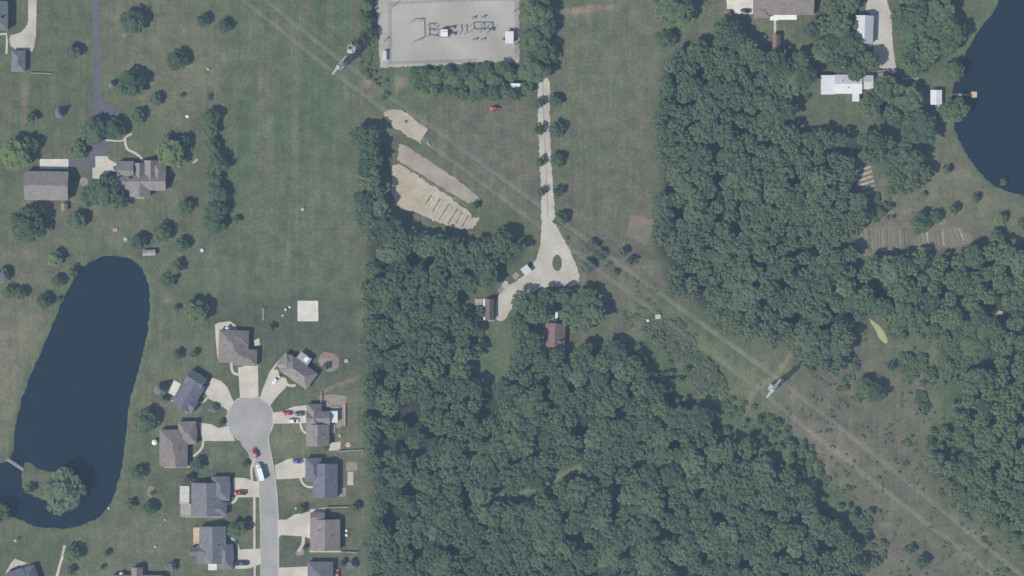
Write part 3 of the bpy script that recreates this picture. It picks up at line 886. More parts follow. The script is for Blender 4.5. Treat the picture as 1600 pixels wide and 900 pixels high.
def wall_piece(mb, x0, y0, x1, y1, axis, eave, rise, kind):
    mb.box(x0, y0, -.1, x1, y1, eave)
    if kind == 'gable':
        w = (y1 - y0) / 2 if axis == 'x' else (x1 - x0) / 2
        k = rise * w / (w + .35) * .97
        if axis == 'x':
            my = (y0 + y1) / 2
            mb.add([(x0 + .02, y0, eave), (x0 + .02, y1, eave), (x0 + .02, my, eave + k), (x1 - .02, y0, eave), (x1 - .02, y1, eave), (x1 - .02, my, eave + k)],
                   [(0, 2, 1), (3, 4, 5)])
        else:
            mx = (x0 + x1) / 2
            mb.add([(x0, y0 + .02, eave), (x1, y0 + .02, eave), (mx, y0 + .02, eave + k), (x0, y1 - .02, eave), (x1, y1 - .02, eave), (mx, y1 - .02, eave + k)],
                   [(0, 1, 2), (3, 5, 4)])


WIN = MB().box(-.6, -.06, 0, .6, .06, 1.2).mesh('window', M['trim'])
PANE = MB().box(-.5, -.08, .1, .5, .08, 1.1).mesh('pane', M['glass'])
GDOOR = MB().box(-2.3, -.08, 0, 2.3, .08, 2.2).mesh('garage_door', M['trim'])
FDOOR = MB().box(-.5, -.08, 0, .5, .08, 2.1).mesh('door', M['door'])
KNOB = MB().box(.32, -.14, 1.0, .4, .14, 1.08).mesh('handle', M['steel'])


def put(name, me, parent, x, y, z, rz):
    o = link(name, me, parent, (x, y, z))
    o.rotation_euler = (0, 0, rz)
    return o


def house(name, label, cx, cy, rot, pieces, roof, wall, cat='house', group=None, garage=None, chimney=None, eave=2.9, windows=True, extras=()):
    """pieces: (x0,y0,x1,y1,axis,kind,rise[,eave[,roofkey]]) in map units round the centre (y down); rot in degrees"""
    c = W(cx, cy)
    root = empty(name, (c[0], c[1], 0), R(rot))
    tag(root, label, cat, group)
    wb = MB()
    rects = []
    for i, p in enumerate(pieces):
        x0, y0, x1, y1 = p[0] * S, -p[3] * S, p[2] * S, -p[1] * S
        axis, kind, rise = p[4], p[5], p[6]
        ev = (p[7] if len(p) > 7 and p[7] else eave) - .03 * i
        rk = p[8] if len(p) > 8 else roof
        ins = .35
        rects.append((x0 + ins, y0 + ins, x1 - ins, y1 - ins, ev))
        ra = roof_piece(x0 + ins, y0 + ins, x1 - ins, y1 - ins, axis, ev, rise, kind).build('roof', ROOF[rk], root)
        wall_piece(wb, x0 + ins, y0 + ins, x1 - ins, y1 - ins, axis, ev, rise, kind)
        if i == 0 and chimney:
            qx, qy = chimney[0] * S, -chimney[1] * S
            ch = MB().box(qx - .45, qy - .4, ev - .5, qx + .45, qy + .4, ev + rise + .9).build('chimney', M['wall_brick'], ra)
    if len(pieces) > 1:
        p = pieces[0]
        for k in range(3):
            vx, vy = (p[0] + (p[2] - p[0]) * (.3 + .2 * k)) * S, -(p[1] + (p[3] - p[1]) * (.35 + .17 * ((k * 2) % 3))) * S
            MB().box(vx - .22, vy - .22, eave, vx + .22, vy + .22, eave + p[6] * .75 + .5).build('roof_vent', M['steel_dark'], root)
    wb.build('wall', M[wall], root)
    if windows:
        x0, y0, x1, y1, ev = rects[0]
        zz = .9
        for (ax, ay, bx, by, rz) in ((x0, y0, x1, y0, 0), (x1, y0, x1, y1, math.pi / 2), (x0, y1, x1, y1, 0), (x0, y0, x0, y1, math.pi / 2)):
            L = math.hypot(bx - ax, by - ay)
            n = 2 if L > 6 else 1
            for k in range(n):
                t = (k + .5) / n
                w = put('window', WIN, root, ax + (bx - ax) * t, ay + (by - ay) * t, zz, rz)
                put('pane', PANE, w, 0, 0, 0, 0)
    if garage:
        gx_, gy_, gr = garage
        put('garage_door', GDOOR, root, gx_ * S, -gy_ * S, .02, R(gr))
    x0, y0, x1, y1, ev = rects[0]
    d = put('door', FDOOR, root, x0 + (x1 - x0) * .3, y0 - .03, .02, 0)
    put('handle', KNOB, d, 0, 0, 0, 0)
    for e in extras:
        e(root)
    return root


def deck(x0, y0, x1, y1, h, mat, name='deck', posts=True):
    def f(root):
        a, c_ = x0 * S, x1 * S
        b_, d_ = -y1 * S, -y0 * S
        o = MB().box(a, b_, h - .12, c_, d_, h).build(name, mat, root)
        if posts:
            for px_, py_ in ((a + .1, b_ + .1), (c_ - .1, b_ + .1), (a + .1, d_ - .1), (c_ - .1, d_ - .1)):
                MB().bar((px_, py_, -.05), (px_, py_, h + .9), .06).build('post', mat, o)
            for (p, q) in (((a, b_), (c_, b_)), ((a, d_), (c_, d_))):
                MB().bar((p[0], p[1], h + .93), (q[0], q[1], h + .93), .05).build('handrail', mat, o)
    return f


def roof_box(x0, y0, x1, y1, z0, z1, mat, name):
    def f(root):
        MB().box(x0 * S, -y1 * S, z0, x1 * S, -y0 * S, z1).build(name, mat, root)
    return f


HG = 'houses round the cul-de-sac street'
house('house', 'brown roofed house at the head of the cul-de-sac', 371, 543, -2, [
    (-29, -27, 18, 24, 'y', 'hip', 3.0), (-4, 2, 32, 28, 'x', 'hip', 2.3, 2.8), (-10, -27, 18, -2, 'x', 'hip', 2.2, 2.95)], 'brown', 'wall_brick', group=HG, garage=(17, 28, 0))
house('house', 'grey brown house turned diagonally, with a pale flat annex on its back', 466, 581, -36, [
    (-25, -16, 27, 15, 'x', 'hip', 3.0), (-34, -14, -10, 12, 'y', 'hip', 2.2, 2.8), (-15, -29, 6, -12, 'x', 'flat', .3, 2.7, 'porch')], 'tan', 'wall_cream', group=HG,
      garage=(-22, 12, 0), extras=(roof_box(-4, -27, 2, -20, 2.8, 3.25, M['white_metal'], 'skylight'),))
house('house', 'slate blue roofed house turned diagonally, with a fan shaped driveway', 300, 608, 58, [
    (-34, -15, 14, 17, 'x', 'gable', 2.9), (2, -17, 27, 12, 'y', 'gable', 2.5, 3.0), (-34, -3, -10, 20, 'y', 'gable', 2.0, 2.8)], 'slate', 'wall_cream', group=HG, garage=(14, 12, 0))
house('house', 'brown roofed house between the pond and the cul-de-sac', 279, 693, 0, [
    (-29, -22, 15, 35, 'y', 'hip', 3.1), (0, -35, 29, 1, 'x', 'hip', 2.3, 2.8), (-22, 8, 15, 37, 'y', 'gable', 2.6, 2.95)], 'brown', 'wall_brick', group=HG, garage=(29, -17, 90))
house('house', 'mauve grey house with a white sunroom and three cars in front', 498, 664, 0, [
    (-19, -1, 17, 33, 'y', 'gable', 2.9, 3.0), (-18, -33, 5, 4, 'y', 'hip', 2.4, 2.8), (-19, -22, 18, 0, 'x', 'gable', 2.3), (18, -22, 30, -4, 'y', 'flat', .25, 2.5, 'white')],
      'mauve', 'wall_cream', group=HG, garage=(-19, -18, 90), extras=(deck(18, 0, 26, 12, .5, M['wood_grey']), deck(18, -28, 33, -22, .5, M['wood_grey'])))
house('house', 'slate grey house with a blue car in front', 503, 746, 0, [
    (-14, -22, 25, 31, 'y', 'gable', 3.0), (-25, -31, 0, 6, 'y', 'hip', 2.4, 2.8)], 'slate', 'wall_cream', group=HG, garage=(-25, -14, 90))
house('house', 'square brown roofed house with an empty driveway, lower right of the street', 509, 830, 0, [
    (-24, -19, 23, 30, 'y', 'gable', 3.0), (-23, -30, -1, -14, 'x', 'gable', 1.6, 2.6)], 'mauve', 'wall_brick', group=HG, garage=(-24, -5, 90))
house('house', 'light grey house with a white deck and a red pickup in front', 327, 776, 0, [
    (-27, -22, 21, 30, 'y', 'gable', 3.0), (4, -32, 33, 6, 'y', 'hip', 2.3, 2.8), (-2, 8, 28, 29, 'x', 'hip', 2.0, 2.85)], 'slate2', 'wall_cream', group=HG, garage=(33, -14, 90),
      extras=(deck(-46, -17, -31, 11, .8, M['deck_pale']), deck(-45, 11, -28, 31, .6, M['wood_grey'])))
house('house', 'grey house with a dark pickup in front, lower left of the street', 334, 854, 0, [
    (-22, -32, 20, 26, 'y', 'gable', 3.0), (8, -4, 31, 35, 'y', 'hip', 2.3, 2.8), (-36, 0, -10, 14, 'x', 'gable', 1.8, 2.75), (-26, -2, 4, 25, 'x', 'hip', 2.0, 2.85)],
      'slate2', 'wall_cream', group=HG, garage=(31, 15, 90), extras=(deck(-32, -30, -21, -4, .5, M['wood_pale']),))
house('house', 'blue grey house cut off by the bottom edge right of the street', 501, 898, 0, [(-20, -21, 20, 28, 'y', 'hip', 2.6)], 'slate', 'wall_cream', group=HG, garage=(-20, 8, 90))
house('house', 'dark grey house cut off at the lower left corner', 32, 902, 20, [(-22, -14, 10, 24, 'x', 'gable', 2.8), (2, -12, 28, 20, 'y', 'hip', 2.4, 2.8)], 'slate', 'wall_cream')
house('house', 'pinkish roofed house cut off by the bottom edge', 215, 906, 0, [(-40, -8, 40, 30, 'x', 'gable', 2.8), (-9, -20, 9, 4, 'y', 'gable', 2.0, 2.8)], 'pink', 'wall_cream')
house('barn', 'large grey gable roofed barn behind a white concrete apron', 74, 291, -1, [(-34, -23, 34, 22, 'x', 'gable', 3.2, 4.0)], 'tan', 'wall_cream', 'barn', garage=(0, -23, 0))
house('farmhouse', 'rambling grey brown farmhouse with several wings and skylights', 222, 278, 0, [
    (-38, -8, 38, 20, 'x', 'gable', 2.8), (-38, -26, -12, 4, 'x', 'gable', 2.4, 2.85), (-11, -23, 6, 6, 'y', 'gable', 2.3, 2.85), (4, -27, 26, 4, 'y', 'gable', 2.6, 2.9), (-19, 4, 14, 30, 'y', 'gable', 2.7, 2.95),
    (14, -26, 38, 18, 'y', 'hip', 2.2, 2.8)],
      'tan', 'wall_cream', chimney=(-20, 2), extras=(roof_box(19, 4, 22, 9, 3.6, 5.2, M['white_metal'], 'vent'), roof_box(23, 4, 26, 8, 3.4, 4.5, M['steel_dark'], 'vent')))
house('house', 'blue grey house cut off at the upper left corner', -3, 26, 0, [(-20, -23, 17, 22, 'y', 'hip', 2.4, 4.6)], 'slate2', 'wall_white', chimney=(6, 4))
house('garage', 'small light grey garage at the end of the upper left gravel drive', 30, 95.5, 0, [(-11, -16, 11, 17, 'y', 'hip', 1.9, 2.5)], 'slate2', 'wall_white', 'garage', garage=(0, -16, 0), windows=False)
house('house', 'brown roofed house with a white terrace at the top edge', 1224, 2, 0, [(-47, -28, 47, 22, 'x', 'gable', 3.0), (-47, 4, -21, 27, 'x', 'hip', 1.8, 2.7)], 'brown', 'wall_brick',
      extras=(deck(-21, 19, -8, 30, .5, M['white_fabric'], 'terrace', False), deck(-8.2, 20, 21, 29, .45, M['white_fabric'], 'terrace', False)))
house('shed', 'long narrow red brown shed under the white terrace', 1212.5, 71, -1, [(-6.5, -17, 6.5, 17, 'y', 'gable', 1.4, 2.3)], 'red', 'wall_brown', 'shed', windows=False)
house('metal_barn', 'white metal barn beside the wide gravel drive', 1349.5, 47, -2, [(-14, -22, 14, 22, 'y', 'gable', 2.2, 3.6)], 'white2', 'wall_white', 'barn', garage=(14, 6, 90))
house('house', 'long white roofed house under the trees at upper right', 1318, 132, 0, [(-15, -15, 28, 15, 'x', 'gable', 1.9, 2.9, 'white'), (-36, -14, -14, 16, 'y', 'flat', .15, 3.1, 'white'),
      (29, -14, 46, 8, 'x', 'gable', 1.2, 2.6, 'white2'), (13, 13, 24, 27, 'y', 'flat', .12, 2.6, 'white')], 'white', 'wall_white')
house('shed', 'small white shed standing near the right pond', 1462, 153, 0, [(-9, -12, 9, 11, 'y', 'gable', .7, 2.4)], 'white', 'wall_white', 'shed', windows=False,
      extras=(deck(-1, 11, 5, 15, .3, M['white_metal'], 'step', False),))
house('house', 'grey house corner cut off by the top edge near the right pond', 1468, -4, 0, [(-18, -20, 10, 16, 'x', 'hip', 2.2)], 'slate2', 'wall_cream')
house('cabin', 'brown roofed cabin in the trees below the gravel loop', 867, 524, -3, [(-16, -19, 16, 19, 'y', 'gable', 2.6, 2.8)], 'red', 'wall_brown', 'cabin', chimney=(8, 10),
      extras=(deck(-10, -26, 2, -21, .6, M['white_metal'], 'deck', False), deck(-1, -38, 3, -26, .55, M['white_metal'], 'walkway', False)))
house('cabin', 'small dark cabin with an open deck at the end of the gravel lane', 763, 484, 0, [(-5, -17, 9, 16, 'y', 'gable', 1.6, 2.5)], 'dark', 'wall_brown', 'cabin', windows=False,
      extras=(deck(-21, -17, -8, -8, .5, M['wood_grey']), deck(-20, 12, 9, 18, .35, M['wood_grey'], 'deck', False), deck(-7.6, -17, -5.2, 16, 2.4, M['white_metal'], 'awning', False)))
house('shed', 'little cream roofed shed set at an angle by the gravel loop', 822, 422, 38, [(-6.5, -6.5, 6.5, 6.5, 'x', 'flat', .3, 2.2, 'white2')], 'white2', 'wall_cream', 'shed', windows=False)
house('shed', 'low tan shed between the farm yard trees and the long pond', 233.5, 395, 3, [(-10, -4.5, 10, 4.5, 'x', 'gable', .7, 1.7)], 'porch', 'wall_cream', 'shed', windows=False)
house('shed', 'tiny pinkish shed under the grey barn', 101, 324, 0, [(-5, -5.5, 5, 5.5, 'y', 'gable', .8, 1.9)], 'pink', 'wall_cream', 'shed', windows=False)
house('shed', 'white utility shed inside the left fence of the substation', 602, 88, 0, [(-4, -8, 2, 8, 'y', 'flat', .2, 1.9)], 'white2', 'wall_white', 'shed', windows=False)
house('control_building', 'white flat roofed control building on the right of the substation yard', 796, 59, 0, [(-6.5, -9.5, 6.5, 9.5, 'y', 'flat', .15, 3.0)], 'white', 'wall_white', 'building', windows=False)


# ------------------------------------------------------------------ substation equipment, poles, fence
def frame_structure(name, label, posts, beams, h, mat, cat, ins=()):
    c = W(*posts[0])
    root = empty(name, (c[0], c[1], 0))
    tag(root, label, cat)
    L = lambda p, z: (W(*p)[0] - c[0], W(*p)[1] - c[1], z)
    for p in posts:
        MB().bar(L(p, 0), L(p, h), .16, .12).build('post', mat, root)
    for a, b_ in beams:
        mb = MB()
        q0, q1 = Vector(L(a, h)), Vector(L(b_, h))
        mb.bar(q0, q1, .14, n=4)
        mb.bar(q0 - Vector((0, 0, .6)), q1 - Vector((0, 0, .6)), .08, n=4)
        k = max(2, int((q1 - q0).length / .8))
        for i in range(k):
            u, v = q0.lerp(q1, i / k), q0.lerp(q1, (i + 1) / k)
            mb.bar(u, v - Vector((0, 0, .6)), .05, n=4)
        mb.build('beam', mat, root)
    for p, z in ins:
        mb = MB()
        for k in range(4):
            q = L(p, z + k * .3)
            mb.bar(q, (q[0], q[1], q[2] + .14), .22, .22, 8)
            mb.bar((q[0], q[1], q[2] + .14), (q[0], q[1], q[2] + .3), .09, .09, 6)
        mb.build('insulator', M['steel_dark'], root)
    return root


frame_structure('bus_bar_gantry', 'open grey steel frame with angled ends on the left of the substation', [(641, 36), (656, 34), (657, 63), (641, 70)],
                [((641, 36), (656, 34)), ((656, 34), (657, 63)), ((657, 63), (641, 70))], 3.4, M['steel'], 'steel frame')
frame_structure('equipment_rack', 'E shaped steel rack left of the white transformer', [(667, 40), (667, 58), (678, 40), (678, 49), (678, 58)],
                [((667, 40), (667, 58)), ((667, 40), (678, 40)), ((667, 49), (678, 49)), ((667, 58), (686, 58))], 2.2, M['steel'], 'steel frame', [((672, 49), 1.6), ((683, 42), .4), ((684, 57), .4)])
frame_structure('switch_gear', 'wide steel switchgear frame on the right of the substation', [(732, 42), (748, 42), (761, 42), (732, 52), (748, 52), (761, 52)],
                [((732, 42), (761, 42)), ((732, 52), (761, 52)), ((761, 42), (761, 52)), ((748, 42), (748, 52)), ((732, 42), (732, 52))], 4.2, M['steel'], 'steel frame',
                [((736, 47), 2.0), ((740, 51), 2.2), ((744, 51), 2.2), ((748, 47), 2.2), ((752, 51), 2.2), ((756, 47), 2.2), ((759, 51), 2.2)])
for p, lab in (((739, 29), 'upper left single insulator post of the four round the switchgear'), ((754, 28), 'upper right single insulator post of the four round the switchgear'),
               ((741, 63), 'lower left single insulator post of the four round the switchgear'), ((753, 63), 'lower right single insulator post of the four round the switchgear')):
    frame_structure('insulator_post', lab, [(p[0] - 3, p[1]), (p[0] + 3, p[1])], [((p[0] - 3, p[1]), (p[0] + 3, p[1]))], 1.8, M['steel'], 'insulator', [(p, 1.9)])
frame_structure('bus_support', 'row of slim steel supports between the transformer and the switchgear', [(717, 42), (717, 54), (725, 42), (725, 54)],
                [((717, 42), (717, 54)), ((725, 42), (725, 54))], 2.4, M['steel'], 'steel frame')
c = W(694, 52)
tr = empty('transformer', (c[0], c[1], 0))
tag(tr, 'white box transformer on a dark base in the substation yard', 'transformer')
MB().box(-3, -2.0, .02, 3, 1.9, .3).build('base', M['steel_dark'], tr)
MB().box(-1.6, -1.6, .3, 1.7, 1.6, 3.4).build('tank', M['white_metal'], tr)
for k in range(5):
    MB().box(-2.4, -1.4 + k * .6, .6, -1.6, -1.2 + k * .6, 2.6).build('radiator', M['steel_pale'], tr)
for k in range(3):
    mb = MB()
    mb.bar((-.9 + k * .9, .4, 3.4), (-.9 + k * .9, .4, 4.4), .2, .1, 8)
    mb.build('bushing', M['steel_dark'], tr)
for x_, y_, lab in ((707, 44, 'upper circuit breaker right of the white transformer'), (708, 54, 'lower circuit breaker right of the white transformer'), (768, 47, 'circuit breaker at the right end of the switchgear')):
    c = W(x_, y_)
    rt = empty('circuit_breaker', (c[0], c[1], 0))
    tag(rt, lab, 'breaker', 'circuit breakers of the substation')
    MB().box(-.9, -.6, .05, .9, .6, 1.5).build('cabinet', M['steel'], rt)
    for k_ in (-.55, 0, .55):
        MB().bar((k_, .15, 1.5), (k_ * 1.3, .3, 2.7), .16, .09, 8).build('bushing', M['steel_dark'], rt)
c = W(786, 62)
bx = empty('electrical_box', (c[0], c[1], 0))
tag(bx, 'small dark cabinet left of the white control building', 'cabinet')
MB().box(-.5, -.5, 0, .5, .5, 1.5).build('body', M['steel_dark'], bx)
MB().box(-.45, -.54, .1, .45, -.5, 1.4).build('door', M['steel'], bx)


def pole(px, py, h, label, name='mast', r=.22):
    c = W(px, py)
    root = empty(name, (c[0], c[1], 0))
    tag(root, label, 'pole', 'slim masts round the substation yard')
    MB().bar((0, 0, -.2), (0, 0, h), r, r * .55, 10).build('pole', M['steel'], root)
    MB().bar((0, 0, -.1), (0, 0, .35), .45, .4, 10).build('base', M['kerb'], root)
    MB().box(-.7, -.25, h - .1, .7, .25, h + .12).build('lamp_head', M['steel'], root)
    return root


pole(611, 12, 8, 'slim mast at the upper left corner of the substation')
pole(801, 20, 7, 'slim mast at the upper right of the substation')
pole(803, 72, 6.5, 'slim mast under the white control building')
pole(598, 66, 4, 'short post above the white utility shed')


def chain_fence(line, label):
    c = W(*line[0])
    root = empty('chain_link_fence', (c[0], c[1], 0))
    tag(root, label, 'fence', 'chain link fence round the substation')
    L = lambda p: (W(*p)[0] - c[0], W(*p)[1] - c[1])
    a, b_ = L(line[0]), L(line[1])
    d = math.hypot(b_[0] - a[0], b_[1] - a[1])
    n = int(d / 3.2)
    pm = MB().bar((0, 0, -.1), (0, 0, 2.5), .05, .05, 6).mesh('post', M['steel'])
    for k in range(n + 1):
        t = k / n
        put('post', pm, root, a[0] + (b_[0] - a[0]) * t, a[1] + (b_[1] - a[1]) * t, 0, 0)
    mb = MB()
    mb.bar((*a, 2.4), (*b_, 2.4), .04, n=4)
    mb.build('top_rail', M['steel'], root)
    MB().add([(*a, .05), (*b_, .05), (*b_, 2.38), (*a, 2.38)], [(0, 1, 2, 3)]).build('wire_mesh', M['fence_mesh'], root)


chain_fence([(606, 8), (606, 101)], 'chain link fence along the left side of the substation')
chain_fence([(606, 101), (740, 97)], 'chain link fence along the bottom side of the substation')
chain_fence([(606, 8), (700, 3.5)], 'chain link fence along the top of the substation, left half')
chain_fence([(701, 3.5), (803, 1)], 'chain link fence along the top of the substation, right half')
chain_fence([(804, 1), (804, 92)], 'chain link fence along the right side of the substation')


# lattice towers and overhead wires
def tower(px, py, label, h=17.0, base=1.5, top=.55, arm=5.4, levels=(10.5, 15.5), ang=0.0):
    c = W(px, py)
    root = empty('lattice_tower', (c[0], c[1], 0), ang)
    tag(root, label, 'pylon', 'steel pylons of the power line')
    at_ = lambda k, z: ((base + (top - base) * z / h) * (1, 1, -1, -1)[k], (base + (top - base) * z / h) * (1, -1, -1, 1)[k], z)
    for k in range(4):
        MB().bar(at_(k, -.2), at_(k, h), .15, .11, 5).build('leg', M['steel_pale'], root)
    mb = MB()
    nz = 7
    for i in range(nz):
        z0, z1 = h * i / nz, h * (i + 1) / nz
        for k in range(4):
            mb.bar(at_(k, z0), at_((k + 1) % 4, z1), .08, n=4)
            mb.bar(at_((k + 1) % 4, z0), at_(k, z1), .08, n=4)
            mb.bar(at_(k, z1), at_((k + 1) % 4, z1), .08, n=4)
    mb.build('bracing', M['steel_pale'], root)
    for z in levels:
        for s in (-1, 1):
            mb = MB()
            tip = (s * arm, 0, z + .2)
            for q in ((s * .5, .5, z), (s * .5, -.5, z), (s * .5, .5, z + 1.1), (s * .5, -.5, z + 1.1)):
                mb.bar(q, tip, .11, .08, 5)
            for t in (.3, .6):
                x_ = s * (.5 + (arm - .5) * t)
                hw = .5 * (1 - t)
                mb.bar((x_, hw, z + .1), (x_, -hw, z + .1), .08, n=4)
                mb.bar((x_, hw, z + .1), (x_, -hw, z + 1.1 * (1 - t) + .1), .08, n=4)
            a_ = mb.build('cross_arm', M['steel_pale'], root)
            ins = MB()
            for k in range(5):
                ins.bar((s * arm, 0, z - .1 - .28 * k), (s * arm, 0, z - .28 - .28 * k), .2, .08, 7)
            ins.build('insulator', M['steel_dark'], a_)
    return root


LINE_ANG = math.atan2(W(0, 114)[1] - W(0, 618)[1], W(522, 0)[0] - W(1197, 0)[0])
PERP = LINE_ANG + math.pi / 2
tower(532, 104, 'white lattice pylon standing in the grass left of the substation', ang=PERP)
tower(1206, 606, 'white lattice pylon in the clearing at the lower right', ang=PERP)
tap = tower(549, 77, 'squat pale dead end pylon between the left pylon and the substation', h=15, base=1.9, top=1.1, arm=2.6, levels=(11.0, 14.0), ang=PERP + .5)
SIDE_A = [(330, -40), (400, 17), (521.5, 114), (1196, 617.5), (1265, 675), (1362, 750), (1462, 830), (1700, 1012)]
SIDE_B = [(360, -42), (415, 1), (517, 84), (543, 104), (1216, 594), (1320, 675), (1400, 740), (1500, 822), (1700, 985)]


def wire(pts, off, z, label, rad=.043):
    d = Vector((0.6, 0.8))
    lay = [(x + off * .6, y - off * .8) for x, y in pts]
    mb = MB()
    rings = []
    q = []
    for a, c in zip(lay[:-1], lay[1:]):
        n = max(2, int(math.hypot(c[0] - a[0], c[1] - a[1]) / 20))
        q += [(a[0] + (c[0] - a[0]) * k / n, a[1] + (c[1] - a[1]) * k / n) for k in range(n)]
    q.append(lay[-1])
    ux, uy = .6, .8
    for x, y in q:
        u = (x - 522) / (1197 - 522)
        sag = 3.0 * 4 * (u % 1.0) * (1 - (u % 1.0))
        wx_, wy_ = W(x, y)
        rings.append([(wx_ + rad * math.cos(t) * .6, wy_ + rad * math.cos(t) * .8, z - sag + rad * math.sin(t)) for t in [k * math.pi / 3 for k in range(6)]])
    mb.loft(rings)
    o = mb.build('overhead_wire', M['wire'])
    tag(o, label, 'power cable', 'overhead wires of the power line')


for nm_, sd_ in (('lower left', SIDE_A), ('upper right', SIDE_B)):
    wire(sd_, -2.0, 14.6, 'outermost of three overhead wires on the lower left side of the power line' if nm_ == 'lower left' else 'innermost of three overhead wires on the upper right side of the power line')
    wire(sd_, .2, 9.7, 'middle one of three overhead wires on the %s side of the power line' % nm_)
    wire(sd_, 2.4, 14.6, 'innermost of three overhead wires on the lower left side of the power line' if nm_ == 'lower left' else 'outermost of three overhead wires on the upper right side of the power line')


# rail fences in the yards
def rail_fence(a, b_, h, mat, label, step=2.4, slats=True):
    c = W(*a)
    e = W(*b_)
    root = empty('wooden_fence', (c[0], c[1], 0), math.atan2(e[1] - c[1], e[0] - c[0]))
    tag(root, label, 'fence', 'short garden fences')
    L = math.hypot(e[0] - c[0], e[1] - c[1])
    n = max(1, round(L / step))
    pm = MB().box(-.07, -.07, -.1, .07, .07, h + .05).mesh('post', mat)
    for k in range(n + 1):
        put('post', pm, root, L * k / n, 0, 0, 0)
    for z in (h * .3, h * .62, h * .95):
        MB().box(.05, -.12, z - .1, L - .05, -.075, z + .1).build('rail', mat, root)
    MB().box(-.1, -.16, h + .06, L + .1, .16, h + .12).build('cap_rail', mat, root)


rail_fence((48, 114), (81, 115), 1.1, M['wood_grey'], 'pale rail fence right of the small grey garage')
rail_fence((509, 793), (545, 792), 1.3, M['wood_grey'], 'pale fence above the square brown roofed house')
rail_fence((532, 862), (558, 863), 1.3, M['wood_grey'], 'pale fence at the lower right of the square brown roofed house')
rail_fence((502, 612), (502, 634), 1.5, M['wood_grey'], 'short dark fence above the mauve grey house')
rail_fence((539, 632), (539, 666), 1.2, M['wood_pale'], 'light fence round the sunroom terrace')
rail_fence((526, 705), (567, 703), 1.2, M['wood_grey'], 'thin fence between the mauve and the slate grey house yards')
rail_fence((655.5, 222), (667.5, 204), 1.4, M['wood_grey'], 'grey plank fence at the lower end of the small tan patch')
rail_fence((668, 222), (672, 228), .9, M['steel_pale'], 'tiny pale gate post rail beside the power line track')
rail_fence((1370, 111.5), (1388, 110.5), 1.8, M['wood_grey'], 'short dark fence between the gravel drive and the pinkish pad')


# ------------------------------------------------------------------ vehicles
def paint(name, c):
    m, nt, b = new_mat(name)
    b.inputs['Base Color'].default_value = (*c, 1)
    b.inputs['Roughness'].default_value = 0.35
    b.inputs['Coat Weight'].default_value = 0.3
    return m


PAINT = {'red': paint('paint_red', (.42, .045, .05)), 'white': paint('paint_white', (.78, .78, .78)), 'silver': paint('paint_silver', (.45, .47, .50)),
         'dark': paint('paint_dark', (.05, .06, .075)), 'blue': paint('paint_blue', (.10, .14, .42)), 'green': paint('paint_dark_green', (.06, .085, .085)), 'pink': paint('paint_faded_red', (.55, .20, .18))}


def ring(x, hw, z0, z1, rnd=.12):
    return [(x, -hw + rnd, z0), (x, hw - rnd, z0), (x, hw, z0 + rnd), (x, hw, z1 - rnd), (x, hw - rnd, z1), (x, -hw + rnd, z1), (x, -hw, z1 - rnd), (x, -hw, z0 + rnd)]


def wheels(root, xs, hw, r):
    for x in xs:
        for s in (-1, 1):
            w = MB().bar((x, s * (hw - .2), r), (x, s * hw, r), r, r, 14).build('wheel', M['rubber'], root)
            MB().bar((x, s * (hw - .1), r), (x, s * (hw + .015), r), r * .55, r * .5, 10).build('rim', M['steel_pale'], w)


def lights(root, x, hw, z):
    for s in (-1, 1):
        MB().box(x - .06, s * hw - .2, z - .08, x + .04, s * hw + .2, z + .08).build('headlight', M['lamp'], root)
        MB().box(-x - .04, s * hw - .15, z - .06, -x + .06, s * hw + .15, z + .1).build('tail_light', PAINT['red'], root)


def car(px, py, deg, col, label, kind='car', cat='car', group='cars parked by the houses', L=4.7):
    c = W(px, py)
    root = empty({'car': 'parked_car', 'suv': 'parked_car', 'pickup': 'pickup_truck'}[kind], (c[0], c[1], .18), R(deg))
    tag(root, label, cat, group)
    h = L / 2
    P = PAINT[col]
    if kind == 'pickup':
        h = 2.8
        MB().loft([ring(-h, .9, .45, 1.0), ring(-h + .1, .95, .4, 1.05), ring(.9, .97, .38, 1.1), ring(1.4, .97, .38, 1.15), ring(h - .3, .93, .4, 1.05), ring(h, .8, .45, .9)]).build('body', P, root, True)
        MB().loft([ring(-.5, .86, 1.05, 1.2), ring(-.35, .82, 1.05, 1.75), ring(.9, .80, 1.05, 1.75), ring(1.45, .86, 1.05, 1.2)]).build('windows', M['glass'], root, True)
        MB().box(-.35, -.74, 1.72, .85, .74, 1.80).build('roof', P, root)
        bed = MB().box(-h + .15, -.78, 1.04, -.6, .78, 1.07).build('bed', M['rubber'], root)
        mb = MB()
        mb.box(-h + .05, -.95, 1.0, -.55, -.8, 1.38).box(-h + .05, .8, 1.0, -.55, .95, 1.38).box(-h + .02, -.79, 1.0, -h + .14, .79, 1.36)
        mb.build('bed_side', P, root)
        wheels(root, (-1.75, 1.75), .96, .38)
    else:
        top = 1.72 if kind == 'suv' else 1.46
        MB().loft([ring(-h, .72, .4, .82), ring(-h + .15, .85, .32, .95), ring(-h * .4, .91, .28, 1.0), ring(h * .35, .91, .28, 1.0), ring(h - .35, .86, .3, .86), ring(h, .66, .4, .72)]).build('body', P, root, True)
        back = -h + (.25 if kind == 'suv' else .75)
        MB().loft([ring(back, .80, .92, 1.02, .04), ring(back + .35, .72, .92, top - .05), ring(.25, .72, .92, top - .02), ring(1.15, .82, .92, 1.02, .04)]).build('windows', M['glass'], root, True)
        MB().loft([ring(back + .3, .64, top - .07, top, .03), ring(back + .6, .68, top - .06, top + .05, .03), ring(-.1, .68, top - .06, top + .05, .03), ring(.3, .62, top - .07, top, .03)]).build('roof', P, root, True)
        for s in (-1, 1):
            MB().box(.75, s * .93 - .1, .92, .95, s * .93 + .1, 1.06).build('mirror', P, root)
        wheels(root, (-h * .6, h * .62), .90, .33)
    lights(root, h - .03, .55, .68)
    return root


